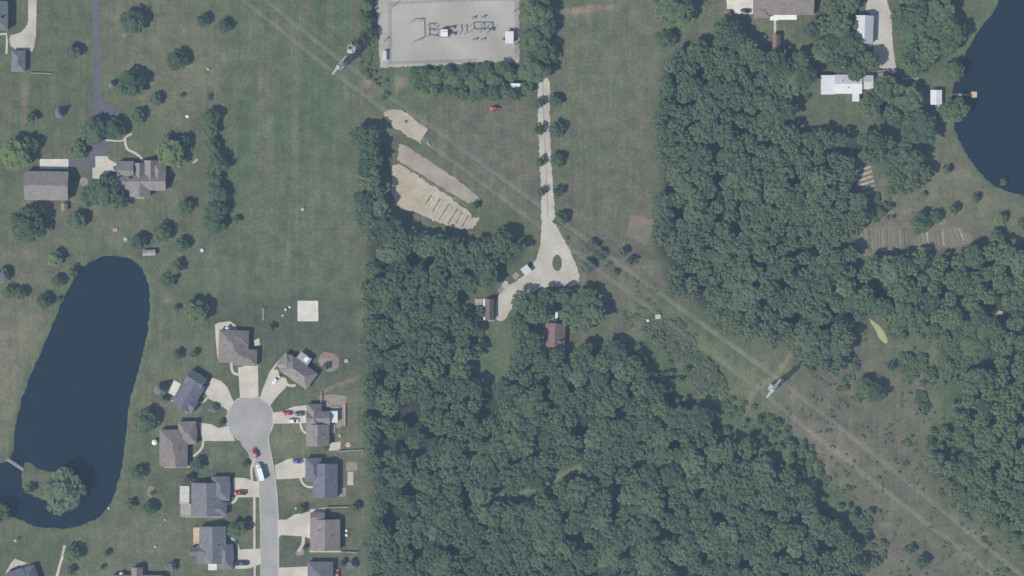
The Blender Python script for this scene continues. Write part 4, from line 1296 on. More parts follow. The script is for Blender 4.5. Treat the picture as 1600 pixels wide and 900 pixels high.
car(449, 645.5, 180, 'red', 'bright red car parked behind a dark one on a driveway')
car(468, 646.5, 180, 'green', 'dark green car between the red car and the mauve grey house', 'suv')
car(459, 657.5, 0, 'white', 'white and grey car parked under the red car', 'suv')
car(465, 721, 0, 'blue', 'blue car on the driveway of the slate grey house')
car(432, 593, 50, 'white', 'white car on the diagonal driveway')
car(399, 707.5, 112, 'red', 'red car parked on the street above the box truck', 'suv')
car(375, 770, 180, 'red', 'dark red pickup on the driveway of the light grey house', 'pickup', 'pickup')
car(379, 880, 0, 'dark', 'dark pickup on the driveway of the lower grey house', 'pickup', 'pickup')
car(527, 897, 90, 'pink', 'faded red car at the bottom edge right of the blue grey house')
car(1165, 17.5, 0, 'dark', 'dark car on the cream parking pad at the top edge')

c = W(406.5, 737)
bt = empty('box_truck', (c[0], c[1], .06), R(105))
tag(bt, 'white box truck parked along the street under the red car', 'truck')
MB().box(-4.2, -1.2, .9, 1.8, 1.2, 3.4).build('cargo_box', M['white_metal'], bt)
MB().box(-4.2, -.5, .55, 3.9, .5, .9).build('chassis', M['steel_dark'], bt)
cb = MB().loft([ring(1.95, 1.02, .6, 2.4), ring(3.0, 1.02, .55, 2.4), ring(3.5, 1.0, .55, 1.55), ring(4.2, .9, .6, 1.35)]).build('cab', PAINT['white'], bt, True)
MB().loft([ring(2.95, .92, 1.5, 2.3), ring(3.46, .92, 1.45, 1.62, .04)]).build('windscreen', M['glass'], cb)
wheels(bt, (-2.8, 3.1), 1.1, .45)
lights(bt, 4.16, .65, .95)

c = W(806.5, 134.5)
tl = empty('box_trailer', (c[0], c[1], 0), R(-2))
tag(tl, 'white box trailer at the end of the hedge by the gravel lane', 'trailer')
MB().loft([ring(-2.9, 1.2, .7, 3.0), ring(2.7, 1.2, .7, 3.0), ring(2.95, .9, .8, 2.8)]).build('body', M['white_metal'], tl)
mb = MB()
mb.bar((2.9, .6, .7), (4.2, 0, .6), .07).bar((2.9, -.6, .7), (4.2, 0, .6), .07)
mb.build('tow_bar', M['steel_dark'], tl)
wheels(tl, (-.6, .3), 1.2, .36)

c = W(774, 170)
tk = empty('tractor', (c[0], c[1], .0), R(0))
tag(tk, 'small red and white tractor parked on the grass under the hedge', 'tractor')
MB().loft([ring(.2, .5, .7, 1.5), ring(2.0, .45, .7, 1.45), ring(2.25, .35, .8, 1.3)]).build('bonnet', PAINT['red'], tk)
MB().box(-1.3, -.7, .7, .2, .7, 1.2).build('body', PAINT['red'], tk)
MB().box(-1.3, -.75, 2.1, .3, .75, 2.25).build('canopy', PAINT['red'], tk)
mb = MB()
for sx in (-1.2, .2):
    for sy in (-.65, .65):
        mb.bar((sx, sy, 1.1), (sx, sy, 2.1), .05)
mb.build('canopy_frame', M['steel_dark'], tk)
MB().box(-2.5, -.8, .55, -1.35, .8, .95).build('rear_box', PAINT['pink'], tk)
for s in (-1, 1):
    MB().bar((-.7, s * .75, .75), (-.7, s * 1.1, .75), .75, .75, 14).build('wheel', M['rubber'], tk)
    MB().bar((1.6, s * .6, .42), (1.6, s * .85, .42), .42, .42, 12).build('wheel', M['rubber'], tk)

# ------------------------------------------------------------------ small things
# dock and footbridge
c = W(1487, 148)
dk = empty('dock', (c[0], c[1], 0))
tag(dk, 'narrow wooden dock with a square pale end platform on the right pond', 'dock')
MB().box(-.6, -.55, .18, 8.9, .55, .3).build('walkway', M['wood'], dk)
MB().box(9.0, -1.4, .2, 11.8, 1.4, .36).build('platform', M['wood_pale'], dk)
for x_ in (1.5, 5.0, 9.2, 11.6):
    for s in (-1, 1):
        MB().bar((x_, s * (.6 if x_ < 9 else 1.44), -1.2), (x_, s * (.6 if x_ < 9 else 1.44), .7), .09, .09, 7).build('post', M['wood'], dk)
a, e = W(11, 717), W(37, 734)
fb = empty('footbridge', (a[0], a[1], 0), math.atan2(e[1] - a[1], e[0] - a[0]))
tag(fb, 'pale wooden footbridge from the shore to the wooded island', 'bridge')
L = math.hypot(e[0] - a[0], e[1] - a[1])
pl = MB().box(-.13, -.55, .3, .13, .55, .38).mesh('plank', M['wood_grey'])
n = int(L / .3)
for k in range(n):
    put('plank', pl, fb, .15 + k * (L - .3) / (n - 1), 0, 0, 0)
for s in (-1, 1):
    MB().box(-.3, s * .6 - .06, .05, L + .3, s * .6 + .06, .29).build('beam', M['wood_grey'], fb)
    MB().box(0, s * .6 - .05, 1.2, L, s * .6 + .05, 1.3).build('handrail', M['wood_grey'], fb)
    for k in range(4):
        MB().bar((L * k / 3, s * .6, -.9), (L * k / 3, s * .6, 1.2), .06).build('post', M['wood_grey'], fb)


def small(name, px, py, label, cat, parts, rz=0.0, group=None):
    c = W(px, py)
    root = empty(name, (c[0], c[1], 0), R(rz))
    tag(root, label, cat, group)
    for nm, mb, mt in parts:
        mb.build(nm, mt, root)
    return root


def umbrella(px, py, label, r=1.9, mat='white_fabric'):
    mb = MB()
    n = 8
    vs = [(r * math.cos(2 * math.pi * k / n), r * math.sin(2 * math.pi * k / n), 2.1) for k in range(n)] + [(0, 0, 2.8), (0, 0, 2.0)]
    mb.add(vs, [(k, (k + 1) % n, n) for k in range(n)] + [((k + 1) % n, k, n + 1) for k in range(n)])
    return small('patio_umbrella', px, py, label, 'umbrella', [('canopy', mb, M[mat]), ('pole', MB().bar((0, 0, 0), (0, 0, 2.6), .05), M['steel']), ('base', MB().bar((0, 0, .1), (0, 0, .3), .45, .4, 12), M['kerb'])])


umbrella(355.5, 513, 'white patio umbrella behind the top brown house', 1.0)
umbrella(242, 691, 'large white patio umbrella left of the brown house by the pond', 1.35)
umbrella(190, 897, 'white patio umbrella left of the pinkish house at the bottom edge', 1.1)
umbrella(25, 844, 'whitish umbrella on the lawn under the long pond', .75, 'pale_fabric')


def table(px, py, label, mat, w=1.8, d=1.5, rz=0):
    return small('picnic_table', px, py, label, 'table', [
        ('table_top', MB().box(-w / 2, -.42, .7, w / 2, .42, .78), M[mat]),
        ('bench', MB().box(-w / 2, -d / 2 - .1, .42, w / 2, -d / 2 + .2, .48), M[mat]), ('bench', MB().box(-w / 2, d / 2 - .2, .42, w / 2, d / 2 + .1, .48), M[mat]),
        ('leg', MB().box(-w / 2 + .2, -d / 2, 0, -w / 2 + .3, d / 2, .69), M[mat]), ('leg', MB().box(w / 2 - .3, -d / 2, 0, w / 2 - .2, d / 2, .69), M[mat])], rz)


table(180, 359, 'pinkish picnic table on the lawn above the long pond', 'pink_fabric', 2.2, 1.6)
table(196, 374, 'pale table at the upper tip of the long pond', 'pale_fabric', 1.9, 1.7)
table(541, 564, 'pale garden table under the trees edge behind the curving bed', 'wood_pale')
table(531, 681, 'light garden table right of the mauve grey house', 'wood_pale', 1.4, 1.1, 90)
table(1195, 57, 'pale garden table left of the narrow red brown shed', 'white_fabric', 1.0, .9)
table(292.5, 182, 'small bright white table on the lawn by the tree row', 'white_fabric', 1.5, 1.0)
table(325, 108, 'small pinkish table in the upper left field', 'pink_fabric', 1.2, 1.0)


def tank(px, py, label, r, h, mat, cat='tank', name='round_tank'):
    mb = MB()
    n = 14
    prof = [(r, 0), (r, h * .8), (r * .8, h * .95), (r * .15, h)]
    mb.loft([[(q * math.cos(2 * math.pi * k / n), q * math.sin(2 * math.pi * k / n), z) for k in range(n)] for q, z in prof])
    return small(name, px, py, label, cat, [('body', mb, M[mat]), ('lid', MB().bar((0, 0, h), (0, 0, h + .12), r * .3, r * .25, 10), M['steel'])])


tank(473, 327, 'round white tank alone in the middle of the mown field', .8, 1.0, 'pale_fabric')
tank(316, 391, 'small pale tank in the grass right of the long pond tip', .9, 1.0, 'steel_pale')
tank(258, 812, 'tiny white tank on the lawn left of the light grey house', .45, .7, 'pale_fabric')
tank(243, 854, 'tiny pale tank on the lawn above the bottom edge', .5, .8, 'steel_pale')
tank(541.5, 829, 'upper of two white units behind the square brown roofed house', .65, .9, 'white_metal')
tank(541.5, 836, 'lower of two white units behind the square brown roofed house', .65, .9, 'white_metal')
tank(1234, 74, 'small white tank at the wood edge right of the narrow shed', .55, 1.1, 'white_metal')
tank(544, 695, 'round tan stone ring on the lawn right of the mauve grey house', 1.2, .35, 'wood_pale', 'fire pit', 'fire_pit')
tank(1240, 690, 'pale weathered barrel at the corner of the big wood', .5, .8, 'wood_pale', 'barrel', 'barrel')
tank(170, 794, 'pale stone outlet block at the lower right shore of the long pond', .6, .5, 'kerb', 'outlet', 'drain_outlet')
tank(462, 794, 'small tan stump at the lawn above the empty driveway', .6, .6, 'wood_pale', 'stump', 'tree_stump')
c_ = [('body', MB().box(-1.2, -1.0, 0, 1.2, 1.0, 1.2), M['pale_fabric']), ('lid', MB().box(-1.25, -1.05, 1.21, 1.25, 1.05, 1.3), M['pale_fabric']), ('door', MB().box(-.5, -1.06, .05, .5, -1.0, 1.1), M['steel'])]
small('storage_box', 1028, 495, 'pale storage box in the clearing under the power line', 'box', c_, 5)
c_ = [('body', MB().box(-.6, -.5, 0, .6, .5, 1.1), M['steel_pale']), ('lid', MB().box(-.65, -.55, 1.11, .65, .55, 1.2), M['steel_pale'])]
small('utility_cabinet', 1012, 501, 'small grey cabinet left of the pale storage box', 'cabinet', c_)
# swing set and lawn chairs behind the top house
sw = [('frame', MB().bar((0, -2.6, 2.2), (0, 2.6, 2.2), .14).bar((-.9, -2.6, 0), (0, -2.6, 2.2), .1).bar((.9, -2.6, 0), (0, -2.6, 2.2), .1).bar((-.9, 2.6, 0), (0, 2.6, 2.2), .1).bar((.9, 2.6, 0), (0, 2.6, 2.2), .1), M['steel_pale']),
      ('seat', MB().box(-.15, -1.5, .45, .15, -1.0, .5), M['wood']), ('seat', MB().box(-.15, .9, .45, .15, 1.4, .5), M['wood']),
      ('chain', MB().bar((0, -1.5, .5), (0, -1.5, 2.1), .02).bar((0, -1.0, .5), (0, -1.0, 2.1), .02).bar((0, .9, .5), (0, .9, 2.1), .02).bar((0, 1.4, .5), (0, 1.4, 2.1), .02), M['steel'])]
small('swing_set', 411.5, 491, 'slim pale swing set on the lawn above the top brown house', 'swing set', sw)
for k, (px, py, lab) in enumerate(((446, 484, 'middle one of three pale lawn chairs left of the white court'), (452.5, 480, 'upper one of three pale lawn chairs left of the white court'), (441.5, 493, 'lower one of three pale lawn chairs left of the white court'))):
    ch = [('seat', MB().box(-.45, -.5, .35, .45, .5, .43), M['steel_pale']), ('backrest', MB().box(-.45, .45, .44, .45, .55, 1.1), M['steel_pale'])]
    ch += [('leg', MB().box(sx - .04, sy - .04, 0, sx + .04, sy + .04, .35), M['steel_pale']) for sx in (-.4, .4) for sy in (-.4, .4)]
    small('lawn_chair', px, py, lab, 'chair', ch, 40 * k, 'lawn chairs beside the white court')
# timber and slabs by the loop
for px, py, rz, lx, ly, h, mt, lab in ((789, 444, 52, 3.4, 2.2, .5, 'kerb', 'grey slab pile at the left of the gravel loop'),
                                       (806, 431, 48, 3.2, 2.4, .5, 'soil_grey', 'pinkish grey pile next to the cream shed'),
                                       (784, 451, 50, 4.4, 2.4, .3, 'brick_paving', 'low reddish pile above the small dark cabin')):
    mb = [MB().box(-lx / 2 + .1 * k, -ly / 2 + k * ly / 4, 0, lx / 2 - .15 * (k % 2), -ly / 2 + (k + .85) * ly / 4, h * (1 - .12 * (k % 3))) for k in range(4)]
    small('board_stack', px, py, lab, 'pile', [('board', q, M[mt]) for q in mb], rz)
for px, py, lab in ((634, 190, 'dark boulder in the small tan patch'), (272, 240, '')):
    if not lab:
        continue
    mb = MB()
    rr = random.Random(3)
    rings = [[((q * rr.uniform(.8, 1.2)) * math.cos(k * .785), (q * rr.uniform(.8, 1.2)) * math.sin(k * .785), z) for k in range(8)] for q, z in ((.75, 0), (.8, .3), (.55, .6), (.2, .75))]
    mb.loft(rings)
    small('boulder', px, py, lab, 'rock', [('stone', mb, M['mulch'])])
c_ = [('hull', MB().loft([[(-1.5, -.05, .1), (-1.5, .05, .1), (-1.5, .05, .3), (-1.5, -.05, .3)], [(-.8, -.4, .05), (-.8, .4, .05), (-.8, .5, .4), (-.8, -.5, .4)], [(1.0, -.4, .05), (1.0, .4, .05), (1.0, .5, .4), (1.0, -.5, .4)], [(1.5, -.3, .1), (1.5, .3, .1), (1.5, .35, .4), (1.5, -.35, .4)]]), M['wood_pale']),
      ('bench', MB().box(-.15, -.45, .41, .15, .45, .46), M['wood'])]
small('rowing_boat', 305, 252, 'small tan boat lying on the grass by the tree row', 'boat', c_, 40)

# ------------------------------------------------------------------ trees
def leaf_quads(rng, Rr, H, z0, nleaf, ls, lobes, conic=False, flat=1.0, lz=1.0, jit=(.72, 1.08), nz=.30, dome=.5):
    """centres, normals and sizes of leaf clumps on the surfaces of overlapping lobes"""
    cs, rs = [], []
    if conic:
        P = []
        for k in range(nleaf):
            t = rng.random() ** .7
            rad = Rr * t * (.85 + .3 * rng.random())
            a = rng.random() * 6.283
            P.append((rad * math.cos(a), rad * math.sin(a), H - (H - z0) * t))
        P = np.array(P)
        Nn = np.stack([P[:, 0], P[:, 1], np.full(len(P), Rr * .7)], 1)
    else:
        cs.append((0, 0, H - .38 * Rr * flat)); rs.append(.42 * Rr * lz)
        for k in range(lobes):
            a = 6.283 * (k + rng.random() * .8) / lobes
            q = rng.uniform(.48, .76)
            rl = rng.uniform(.28, .42) * Rr * lz
            cs.append((q * Rr * math.cos(a), q * Rr * math.sin(a), z0 + (H - z0) * (1 - dome * q * rng.uniform(.6, 1.5)) - rl * .7)); rs.append(rl)
        for k in range(int(lobes * (.5 if lz == 1 else 1.0))):
            a = rng.random() * 6.283
            q = rng.uniform(.1, .4 / lz ** .5)
            rl = rng.uniform(.22, .34) * Rr * lz
            cs.append((q * Rr * math.cos(a), q * Rr * math.sin(a), H - rl * rng.uniform(.7, 1.6))); rs.append(rl)
        cs, rs = np.array(cs), np.array(rs)
        pick = rng.choice(len(rs), nleaf, p=rs ** 2 / (rs ** 2).sum())
        d = rng.normal(size=(nleaf, 3))
        d[:, 2] = np.abs(d[:, 2]) * .8 + .25
        d /= np.linalg.norm(d, axis=1)[:, None]
        P = cs[pick] + d * rs[pick][:, None] * rng.uniform(jit[0], jit[1], nleaf)[:, None]
        P[:, 2] = np.maximum(P[:, 2], z0 * .8)
        Nn = d.copy()
    Nn = Nn / np.linalg.norm(Nn, axis=1)[:, None] * .7 + np.array([0, 0, .45]) + rng.normal(size=(len(P), 3)) * nz
    Nn /= np.linalg.norm(Nn, axis=1)[:, None]
    u = np.cross(Nn, rng.normal(size=(len(P), 3)))
    u /= np.linalg.norm(u, axis=1)[:, None]
    w = np.cross(Nn, u)
    s = (ls * rng.uniform(.6, 1.35, len(P)))[:, None]
    s2 = s * rng.uniform(.5, .95, len(P))[:, None]
    dr = Nn * s * rng.uniform(-.35, .1, len(P))[:, None]
    Vv = np.stack([P - u * s + dr, P - w * s2, P + u * s + dr, P + w * s2], 1)
    return Vv.reshape(-1, 3)


def crown_mesh(name, seed, Rr, H, z0, nleaf, ls, lobes, mat, conic=False, **kw):
    rng = np.random.default_rng(seed)
    Vv = leaf_quads(rng, Rr, H, z0, nleaf, ls, lobes, conic, **kw)
    Qq = np.arange(len(Vv)).reshape(-1, 4)
    return quad_mesh(name, Vv, Qq, mat, rng.uniform(0, .5, len(Qq)))


def trunk_mesh(name, seed, H, r):
    rr = random.Random(seed)
    mb = MB()
    n = 8
    bx, by = rr.uniform(-.2, .2), rr.uniform(-.2, .2)
    rings = []
    for t, q in ((0, 1.35), (.06, 1.0), (.35, .8), (.7, .5), (1, .2)):
        z = -.1 + t * H * .8
        rings.append([(bx * t * H * .2 + r * q * math.cos(k * 6.283 / n), by * t * H * .2 + r * q * math.sin(k * 6.283 / n), z) for k in range(n)])
    mb.loft(rings)
    for k in range(4):
        a = rr.random() * 6.283
        z = H * rr.uniform(.3, .5)
        L_ = H * rr.uniform(.22, .32)
        mb.bar((0, 0, z), (L_ * math.cos(a), L_ * math.sin(a), z + L_ * .8), r * .4, r * .12, 5)
    return mb.mesh(name, M['bark'], True)


VAR = {}
for kind in LEAF:
    VAR[kind] = [crown_mesh('crown', 100 + 17 * k + sum(map(ord, kind)), 4.5, 9.0, 2.0, 800, .50, 10, LEAF[kind]) for k in range(4 if kind in ('dark', 'mid', 'east') else 2)]
FKW = dict(lz=.62, jit=(.5, 1.15), nz=.45, dome=.32)
VARF = {kind: [crown_mesh('crown', 700 + 13 * k + sum(map(ord, kind)), 3.8, 9.0, 2.0, 900, .40, 15, LEAF[kind], **FKW) for k in range(5)] for kind in ('dark', 'mid', 'east', 'pale', 'dry')}
SMALL = {kind: [crown_mesh('crown', 300 + k + sum(map(ord, kind)), 2.2, 3.6, .5, 230, .40, 7, LEAF[kind]) for k in range(2)] for kind in LEAF}
CONE = {kind: [crown_mesh('crown', 500 + k, 2.0, 6.0, .3, 330, .36, 0, LEAF[kind], True) for k in range(1)] for kind in ('silver', 'dark')}
TRUNK = [trunk_mesh('trunk', k, 9.0, .3) for k in range(3)]
TRUNK_S = [trunk_mesh('trunk', 10 + k, 3.6, .12) for k in range(2)]
TR = random.Random(5)


def tree(px, py, r, kind, label, name='tree', cat='tree', group=None, hs=1.0, cone=False, height=None):
    """r = crown radius in map units"""
    c = W(px, py)
    root = empty(name, (c[0], c[1], 0), TR.random() * 6.28)
    tag(root, label, cat, group)
    rm = r * S
    if cone:
        me, base, tr_ = CONE[kind][0], 2.0, TRUNK_S[0]
    elif name == 'forest_tree':
        me, base, tr_ = TR.choice(VARF[kind]), 3.8, TR.choice(TRUNK)
    elif rm < 2.9:
        me, base, tr_ = TR.choice(SMALL[kind]), 2.2, TR.choice(TRUNK_S)
    else:
        me, base, tr_ = TR.choice(VAR[kind]), 4.5, TR.choice(TRUNK)
    s = rm / base
    sz = s * hs * TR.uniform(.9, 1.1)
    if height and not cone:
        sz = height / (9.0 if base > 3 else 3.6)
    a = link('crown', me, root)
    a.scale = (s, s * TR.uniform(.92, 1.08), sz)
    b_ = link('trunk', tr_, root)
    b_.scale = (s, s, sz * .95)
    return root


YT = [
    (208, 36, 18, 'dark', 'large round dark tree at the top right of the asphalt drive'),
    (318, 33, 9, 'dark', 'left one of two small trees in the upper left field'),
    (351, 42, 9, 'dark', 'right one of two small trees in the upper left field'),
    (278, 95, 14, 'dark', 'round dark tree alone in the middle of the upper left field'),
    (114, 83, 11, 'dry', 'sparse pale tree left of the asphalt drive'),
    (206, 131, 18, 'dark', 'large round dark tree halfway down the asphalt drive'),
    (243, 157, 9, 'mid', 'upper one of two small trees right of the drive end'),
    (215, 183, 10, 'mid', 'lower one of two small trees right of the drive end'),
    (175.5, 132, 5, 'silver', 'little silvery conifer left of the large drive tree', True),
    (94, 177, 7, 'silver', 'silvery conifer on the lawn left of the asphalt drive', True),
    (50, 185, 8, 'mid', 'small green tree left of the silvery conifer'),
    (284, 150, 4, 'mid', 'tiny shrub above the tree row'),
    (327, 152, 4, 'dark', 'tiny dark shrub at the top end of the tree row'),
    (148, 206, 19, 'dark', 'broad dark tree over the end of the asphalt drive'),
    (180, 202, 15, 'dark', 'dark tree right of the broad one over the drive end'),
    (122, 236, 12, 'mid', 'green tree between the drive end and the concrete apron'),
    (28, 243, 22, 'lime', 'bright yellow green tree above the grey barn'),
    (46, 228, 13, 'dark', 'dark tree behind the bright yellow green one'),
    (268, 240, 21, 'lime', 'bright yellow green tree at the right of the farmhouse'),
    (287, 222, 10, 'dark', 'dark tree at the upper right of the farmhouse'),
    (263, 214, 6, 'mid', 'small shrub above the bright farmhouse tree'),
    (164, 300, 25, 'dark', 'big dark tree between barn and farmhouse'),
    (186, 312, 14, 'dark', 'dark tree at the lower right of the big one by the farmhouse'),
    (140, 308, 13, 'dark', 'dark tree at the lower left of the big one by the barn'),
    (44, 352, 24, 'dark', 'large dull green tree below the grey barn'),
    (62, 334, 13, 'dark', 'dark tree touching the bottom of the grey barn'),
    (120, 346, 13, 'mid', 'round tree on the lawn right of the tiny pink shed'),
    (290, 323, 10, 'dark', 'dark tree below the right end of the farmhouse'),
    (253, 365, 13, 'mid', 'green tree above the low tan shed'),
    (217, 378, 11, 'dark', 'dark tree left of the low tan shed'),
    (284, 384, 11, 'dark', 'open dark tree right of the low tan shed'),
    (276, 418, 10, 'mid', 'upper one of two trees right of the long pond tip'),
    (262, 437, 10, 'mid', 'lower one of two trees right of the long pond tip'),
    (87, 403, 11, 'lime', 'yellow green tree left of the long pond tip'),
    (115, 425, 8, 'mid', 'small tree on the left bank near the pond tip'),
    (90, 441, 9, 'mid', 'small tree on the left bank below the yellow green one'),
    (5, 432, 11, 'silver', 'silvery tree at the left edge of the picture'),
    (14, 458, 10, 'mid', 'left one of two round trees on the bank at the left edge'),
    (32, 459, 9, 'mid', 'right one of two round trees on the bank at the left edge'),
    (70, 471, 10, 'dark', 'dark tree at the left bank of the long pond'),
    (93, 467, 3.5, 'dark', 'tiny shrub at the water edge of the left bank'),
    (331, 184, 12, 'dark', 'topmost tree of the row along the mown field'),
    (329, 205, 11, 'mid', 'second tree from the top of the row along the mown field'),
    (331, 228, 11, 'mid', 'third tree from the top of the row along the mown field'),
    (340, 256, 15, 'dark', 'fourth tree from the top of the row along the mown field'),
    (334, 279, 12, 'mid', 'fifth tree from the top of the row along the mown field'),
    (339, 303, 14, 'dark', 'sixth tree from the top of the row along the mown field'),
    (337, 329, 16, 'dark', 'second last tree of the row along the mown field'),
    (333, 352, 15, 'mid', 'last tree at the bottom of the row along the mown field'),
    (369, 344, 6, 'mid', 'small shrub standing right of the tree row end'),
    (308, 487, 18, 'mid', 'large tree on the lawn left of the top brown house'),
    (277, 481, 5, 'dark', 'small dark shrub left of the large lawn tree'),
    (278, 554, 7, 'dark', 'left one of two shrubs above the slate blue house'),
    (304, 552, 6, 'dark', 'right one of two shrubs above the slate blue house'),
    (251, 608, 8, 'silver', 'silvery conifer left of the slate blue house', True),
    (256, 624, 6, 'mid', 'green shrub under the silvery conifer'),
    (333, 638, 6, 'silver', 'pale shrub on the lawn under the fan shaped driveway'),
    (346, 661, 5, 'dark', 'dark shrub at the edge of the cul-de-sac'),
    (227, 659, 17, 'mid', 'large tree on the pond bank above the brown house'),
    (309, 726, 9, 'dark', 'dark round shrub right of the brown house by the pond'),
    (383, 725, 5, 'dark', 'small dark shrub beside the box truck'),
    (296, 748, 7, 'red', 'dark red shrub at the corner of the light grey house'),
    (216, 739, 10, 'mid', 'tree on the right bank of the long pond'),
    (204, 788, 8, 'mid', 'small tree at the lower right bank of the long pond'),
    (233, 795, 10, 'mid', 'round tree below the oval mulch bed'),
    (238, 771, 3.5, 'dark', 'little shrub in the oval mulch bed'),
    (371, 826, 13, 'mid', 'fresh green tree in front of the lower grey house'),
    (113, 866, 12, 'mid', 'tree right of the pale path at the lower left'),
    (112, 891, 6, 'dark', 'dark shrub at the bottom edge by the pale path'),
    (168, 864, 5, 'dark', 'small dark shrub on the lawn at the bottom left'),
    (161, 886, 4, 'dark', 'tiny shrub above the bottom left umbrella'),
    (268, 885, 7, 'silver', 'pale shrub right of the pinkish house'),
    (102, 764, 27, 'pale', 'large pale green willow on the pond island'),
    (90, 788, 14, 'pale', 'smaller pale green tree below the large willow on the island'),
    (47, 763, 7, 'mid', 'small shrub on the left side of the island'),
    (-2, 803, 17, 'mid', 'tree at the left edge below the footbridge'),
    (424, 512, 6, 'mid', 'small bush below the swing set'),
    (572, 655, 9, 'mid', 'small tree in front of the wood beside the mauve house yard'),
    (472, 795, 6, 'dark', 'dark bush above the empty driveway'),
    (556, 792, 7, 'dark', 'dark bush at the end of the pale fence'),
    (549, 882, 7, 'silver', 'pale bush in the lower right yard of the street'),
    (536, 880, 5, 'dark', 'dark bush right of the blue grey house'),
    (510, 572, 5, 'dark', 'dark shrub in the curving mulch bed'),
    (508, 700, 4, 'mid', 'green shrub at the bottom of the mauve grey house'),
    (478, 855, 4, 'dark', 'small shrub at the front of the square brown roofed house'),
    (867, 158, 9, 'dark', 'right tree of the first pair along the gravel lane'),
    (843, 162, 7.2, 'dark', 'left tree of the first pair along the gravel lane'),
    (843, 203, 8, 'dark', 'left tree of the second pair along the gravel lane'),
    (869, 203, 11, 'dark', 'right tree of the second pair along the gravel lane'),
    (844, 253, 7.2, 'dark', 'left tree of the third pair along the gravel lane'),
    (870, 251, 10, 'dark', 'right tree of the third pair along the gravel lane'),
    (847, 300, 6.4, 'dark', 'left tree of the fourth pair along the gravel lane'),
    (872, 300, 8, 'dark', 'right tree of the fourth pair along the gravel lane'),
    (876, 343, 10, 'dark', 'bush right of the gravel lane where it widens'),
    (924, 385, 9, 'dark', 'dark bush under the wires right of the gravel loop'),
    (938, 398, 8, 'dark', 'second dark bush under the wires right of the gravel loop'),
    (975, 394, 7, 'dark', 'dark bush in the grass left of the east wood'),
    (987, 407, 7, 'dark', 'dark bush below the reddish garden patch'),
    (917, 418, 10, 'mid', 'green bush close to the right rim of the gravel loop'),
    (961, 426, 5, 'mid', 'tiny bush between the two wire lines'),
    (838, 18, 22, 'mid', 'tall tree at the top edge right of the substation'),
    (852, 44, 17, 'dark', 'dark tree right of the substation, second from the top'),
    (834, 62, 19, 'mid', 'green tree right of the substation control building'),
    (850, 84, 18, 'dark', 'dark tree above the start of the gravel lane'),
    (834, 106, 22, 'mid', 'broad green tree overhanging the start of the gravel lane'),
    (574, 8, 9, 'mid', 'topmost bush along the left of the substation'),
    (573, 32, 11, 'mid', 'middle bush along the left of the substation'),
    (578, 54, 10, 'dark', 'lowest bush along the left of the substation'),
    (1052, 14, 28, 'mid', 'broad green tree at the top edge above the east wood'),
    (1040, 62, 13, 'dark', 'single tree at the upper left tip of the east wood'),
    (1205, 205, 9, 'dark', 'dark tree at the right margin of the east wood'),
    (1488, 112, 15, 'mid', 'upper tree on the right pond bank above the dock'),
    (1490, 172, 18, 'mid', 'lower tree on the right pond bank below the dock'),
    (1474, 175, 10, 'mid', 'small tree left of the bank tree below the dock'),
    (1347, 100, 17, 'dark', 'dark tree overhanging the long white house'),
    (1276, 105, 4, 'dark', 'little shrub above the long white house left end'),
    (1260, 131, 4, 'dark', 'little shrub on the lawn left of the long white house'),
    (1261, 152, 4, 'dark', 'little shrub on the lawn at lower left of the long white house'),
    (1244, 167, 4, 'dark', 'little shrub nearest the wood on the white house lawn'),
    (1478, 266, 7, 'mid', 'small tree on the dry grass left of the right pond'),
    (1524, 310, 6, 'dark', 'dark shrub below the right pond'),
    (1567, 284, 6, 'mid', 'shrub at the lower shore of the right pond'),
    (1491, 327, 8, 'dark', 'round shrub on the path above the right garden'),
    (1437, 350, 15, 'dark', 'dark round tree between the two vegetable gardens'),
    (1460, 340, 9, 'mid', 'tree above the right vegetable garden'),
    (1374, 327, 6, 'dark', 'small shrub above the wide vegetable garden'),
    (1391, 323, 5, 'dark', 'smaller shrub above the wide vegetable garden'),
    (1563, 343, 9, 'lime', 'fresh green shrub right of the gardens'),
    (1597, 350, 8, 'mid', 'shrub at the right edge under the pond'),
    (1555, 372, 11, 'mid', 'tree at the upper tip of the right hand wood'),
    (1350, 605, 14, 'mid', 'left tree of the clump alone in the rough meadow'),
    (1368, 613, 14, 'dark', 'right tree of the clump alone in the rough meadow'),
    (1341, 622, 8, 'mid', 'small bush under the meadow clump'),
    (1392, 573, 7, 'dark', 'dark bush above the meadow clump'),
    (1455, 697, 9, 'dark', 'dark bush at the right margin of the meadow'),
    (1354, 842, 7, 'dark', 'dark bush at the lower corner of the big wood'),
    (1440, 878, 9, 'dark', 'dark bush near the bottom edge in the power line strip'),
    (1420, 860, 8, 'mid', 'green bush near the bottom edge in the power line strip'),
    (1360, 800, 6, 'mid', 'small bush at the tip of the big wood'),
    (1336, 40, 10, 'mid', 'tree pressed against the left wall of the white metal barn'),
    (745, 515, 10, 'mid', 'bush in the forest clearing below the small dark cabin'),
    (752, 535, 7, 'lime', 'bright bush at the left rim of the forest clearing'),
    (742, 322, 6, 'mid', 'bush at the right end of the grey tilled strip'),
    (752, 488, 8, 'dark', 'dark bush behind the small dark cabin deck'),
]
for row in YT:
    x, y, r_, kd, lab = row[:5]
    cone = len(row) > 5
    small_ = r_ * S < 2.2
    tree(x, y, r_ * 1.17, kd, lab, 'shrub' if small_ else ('conifer' if cone else 'tree'), 'shrub' if small_ else 'tree', None, 1.0, cone, None if small_ else r_ * S * 1.25 + 1.3)
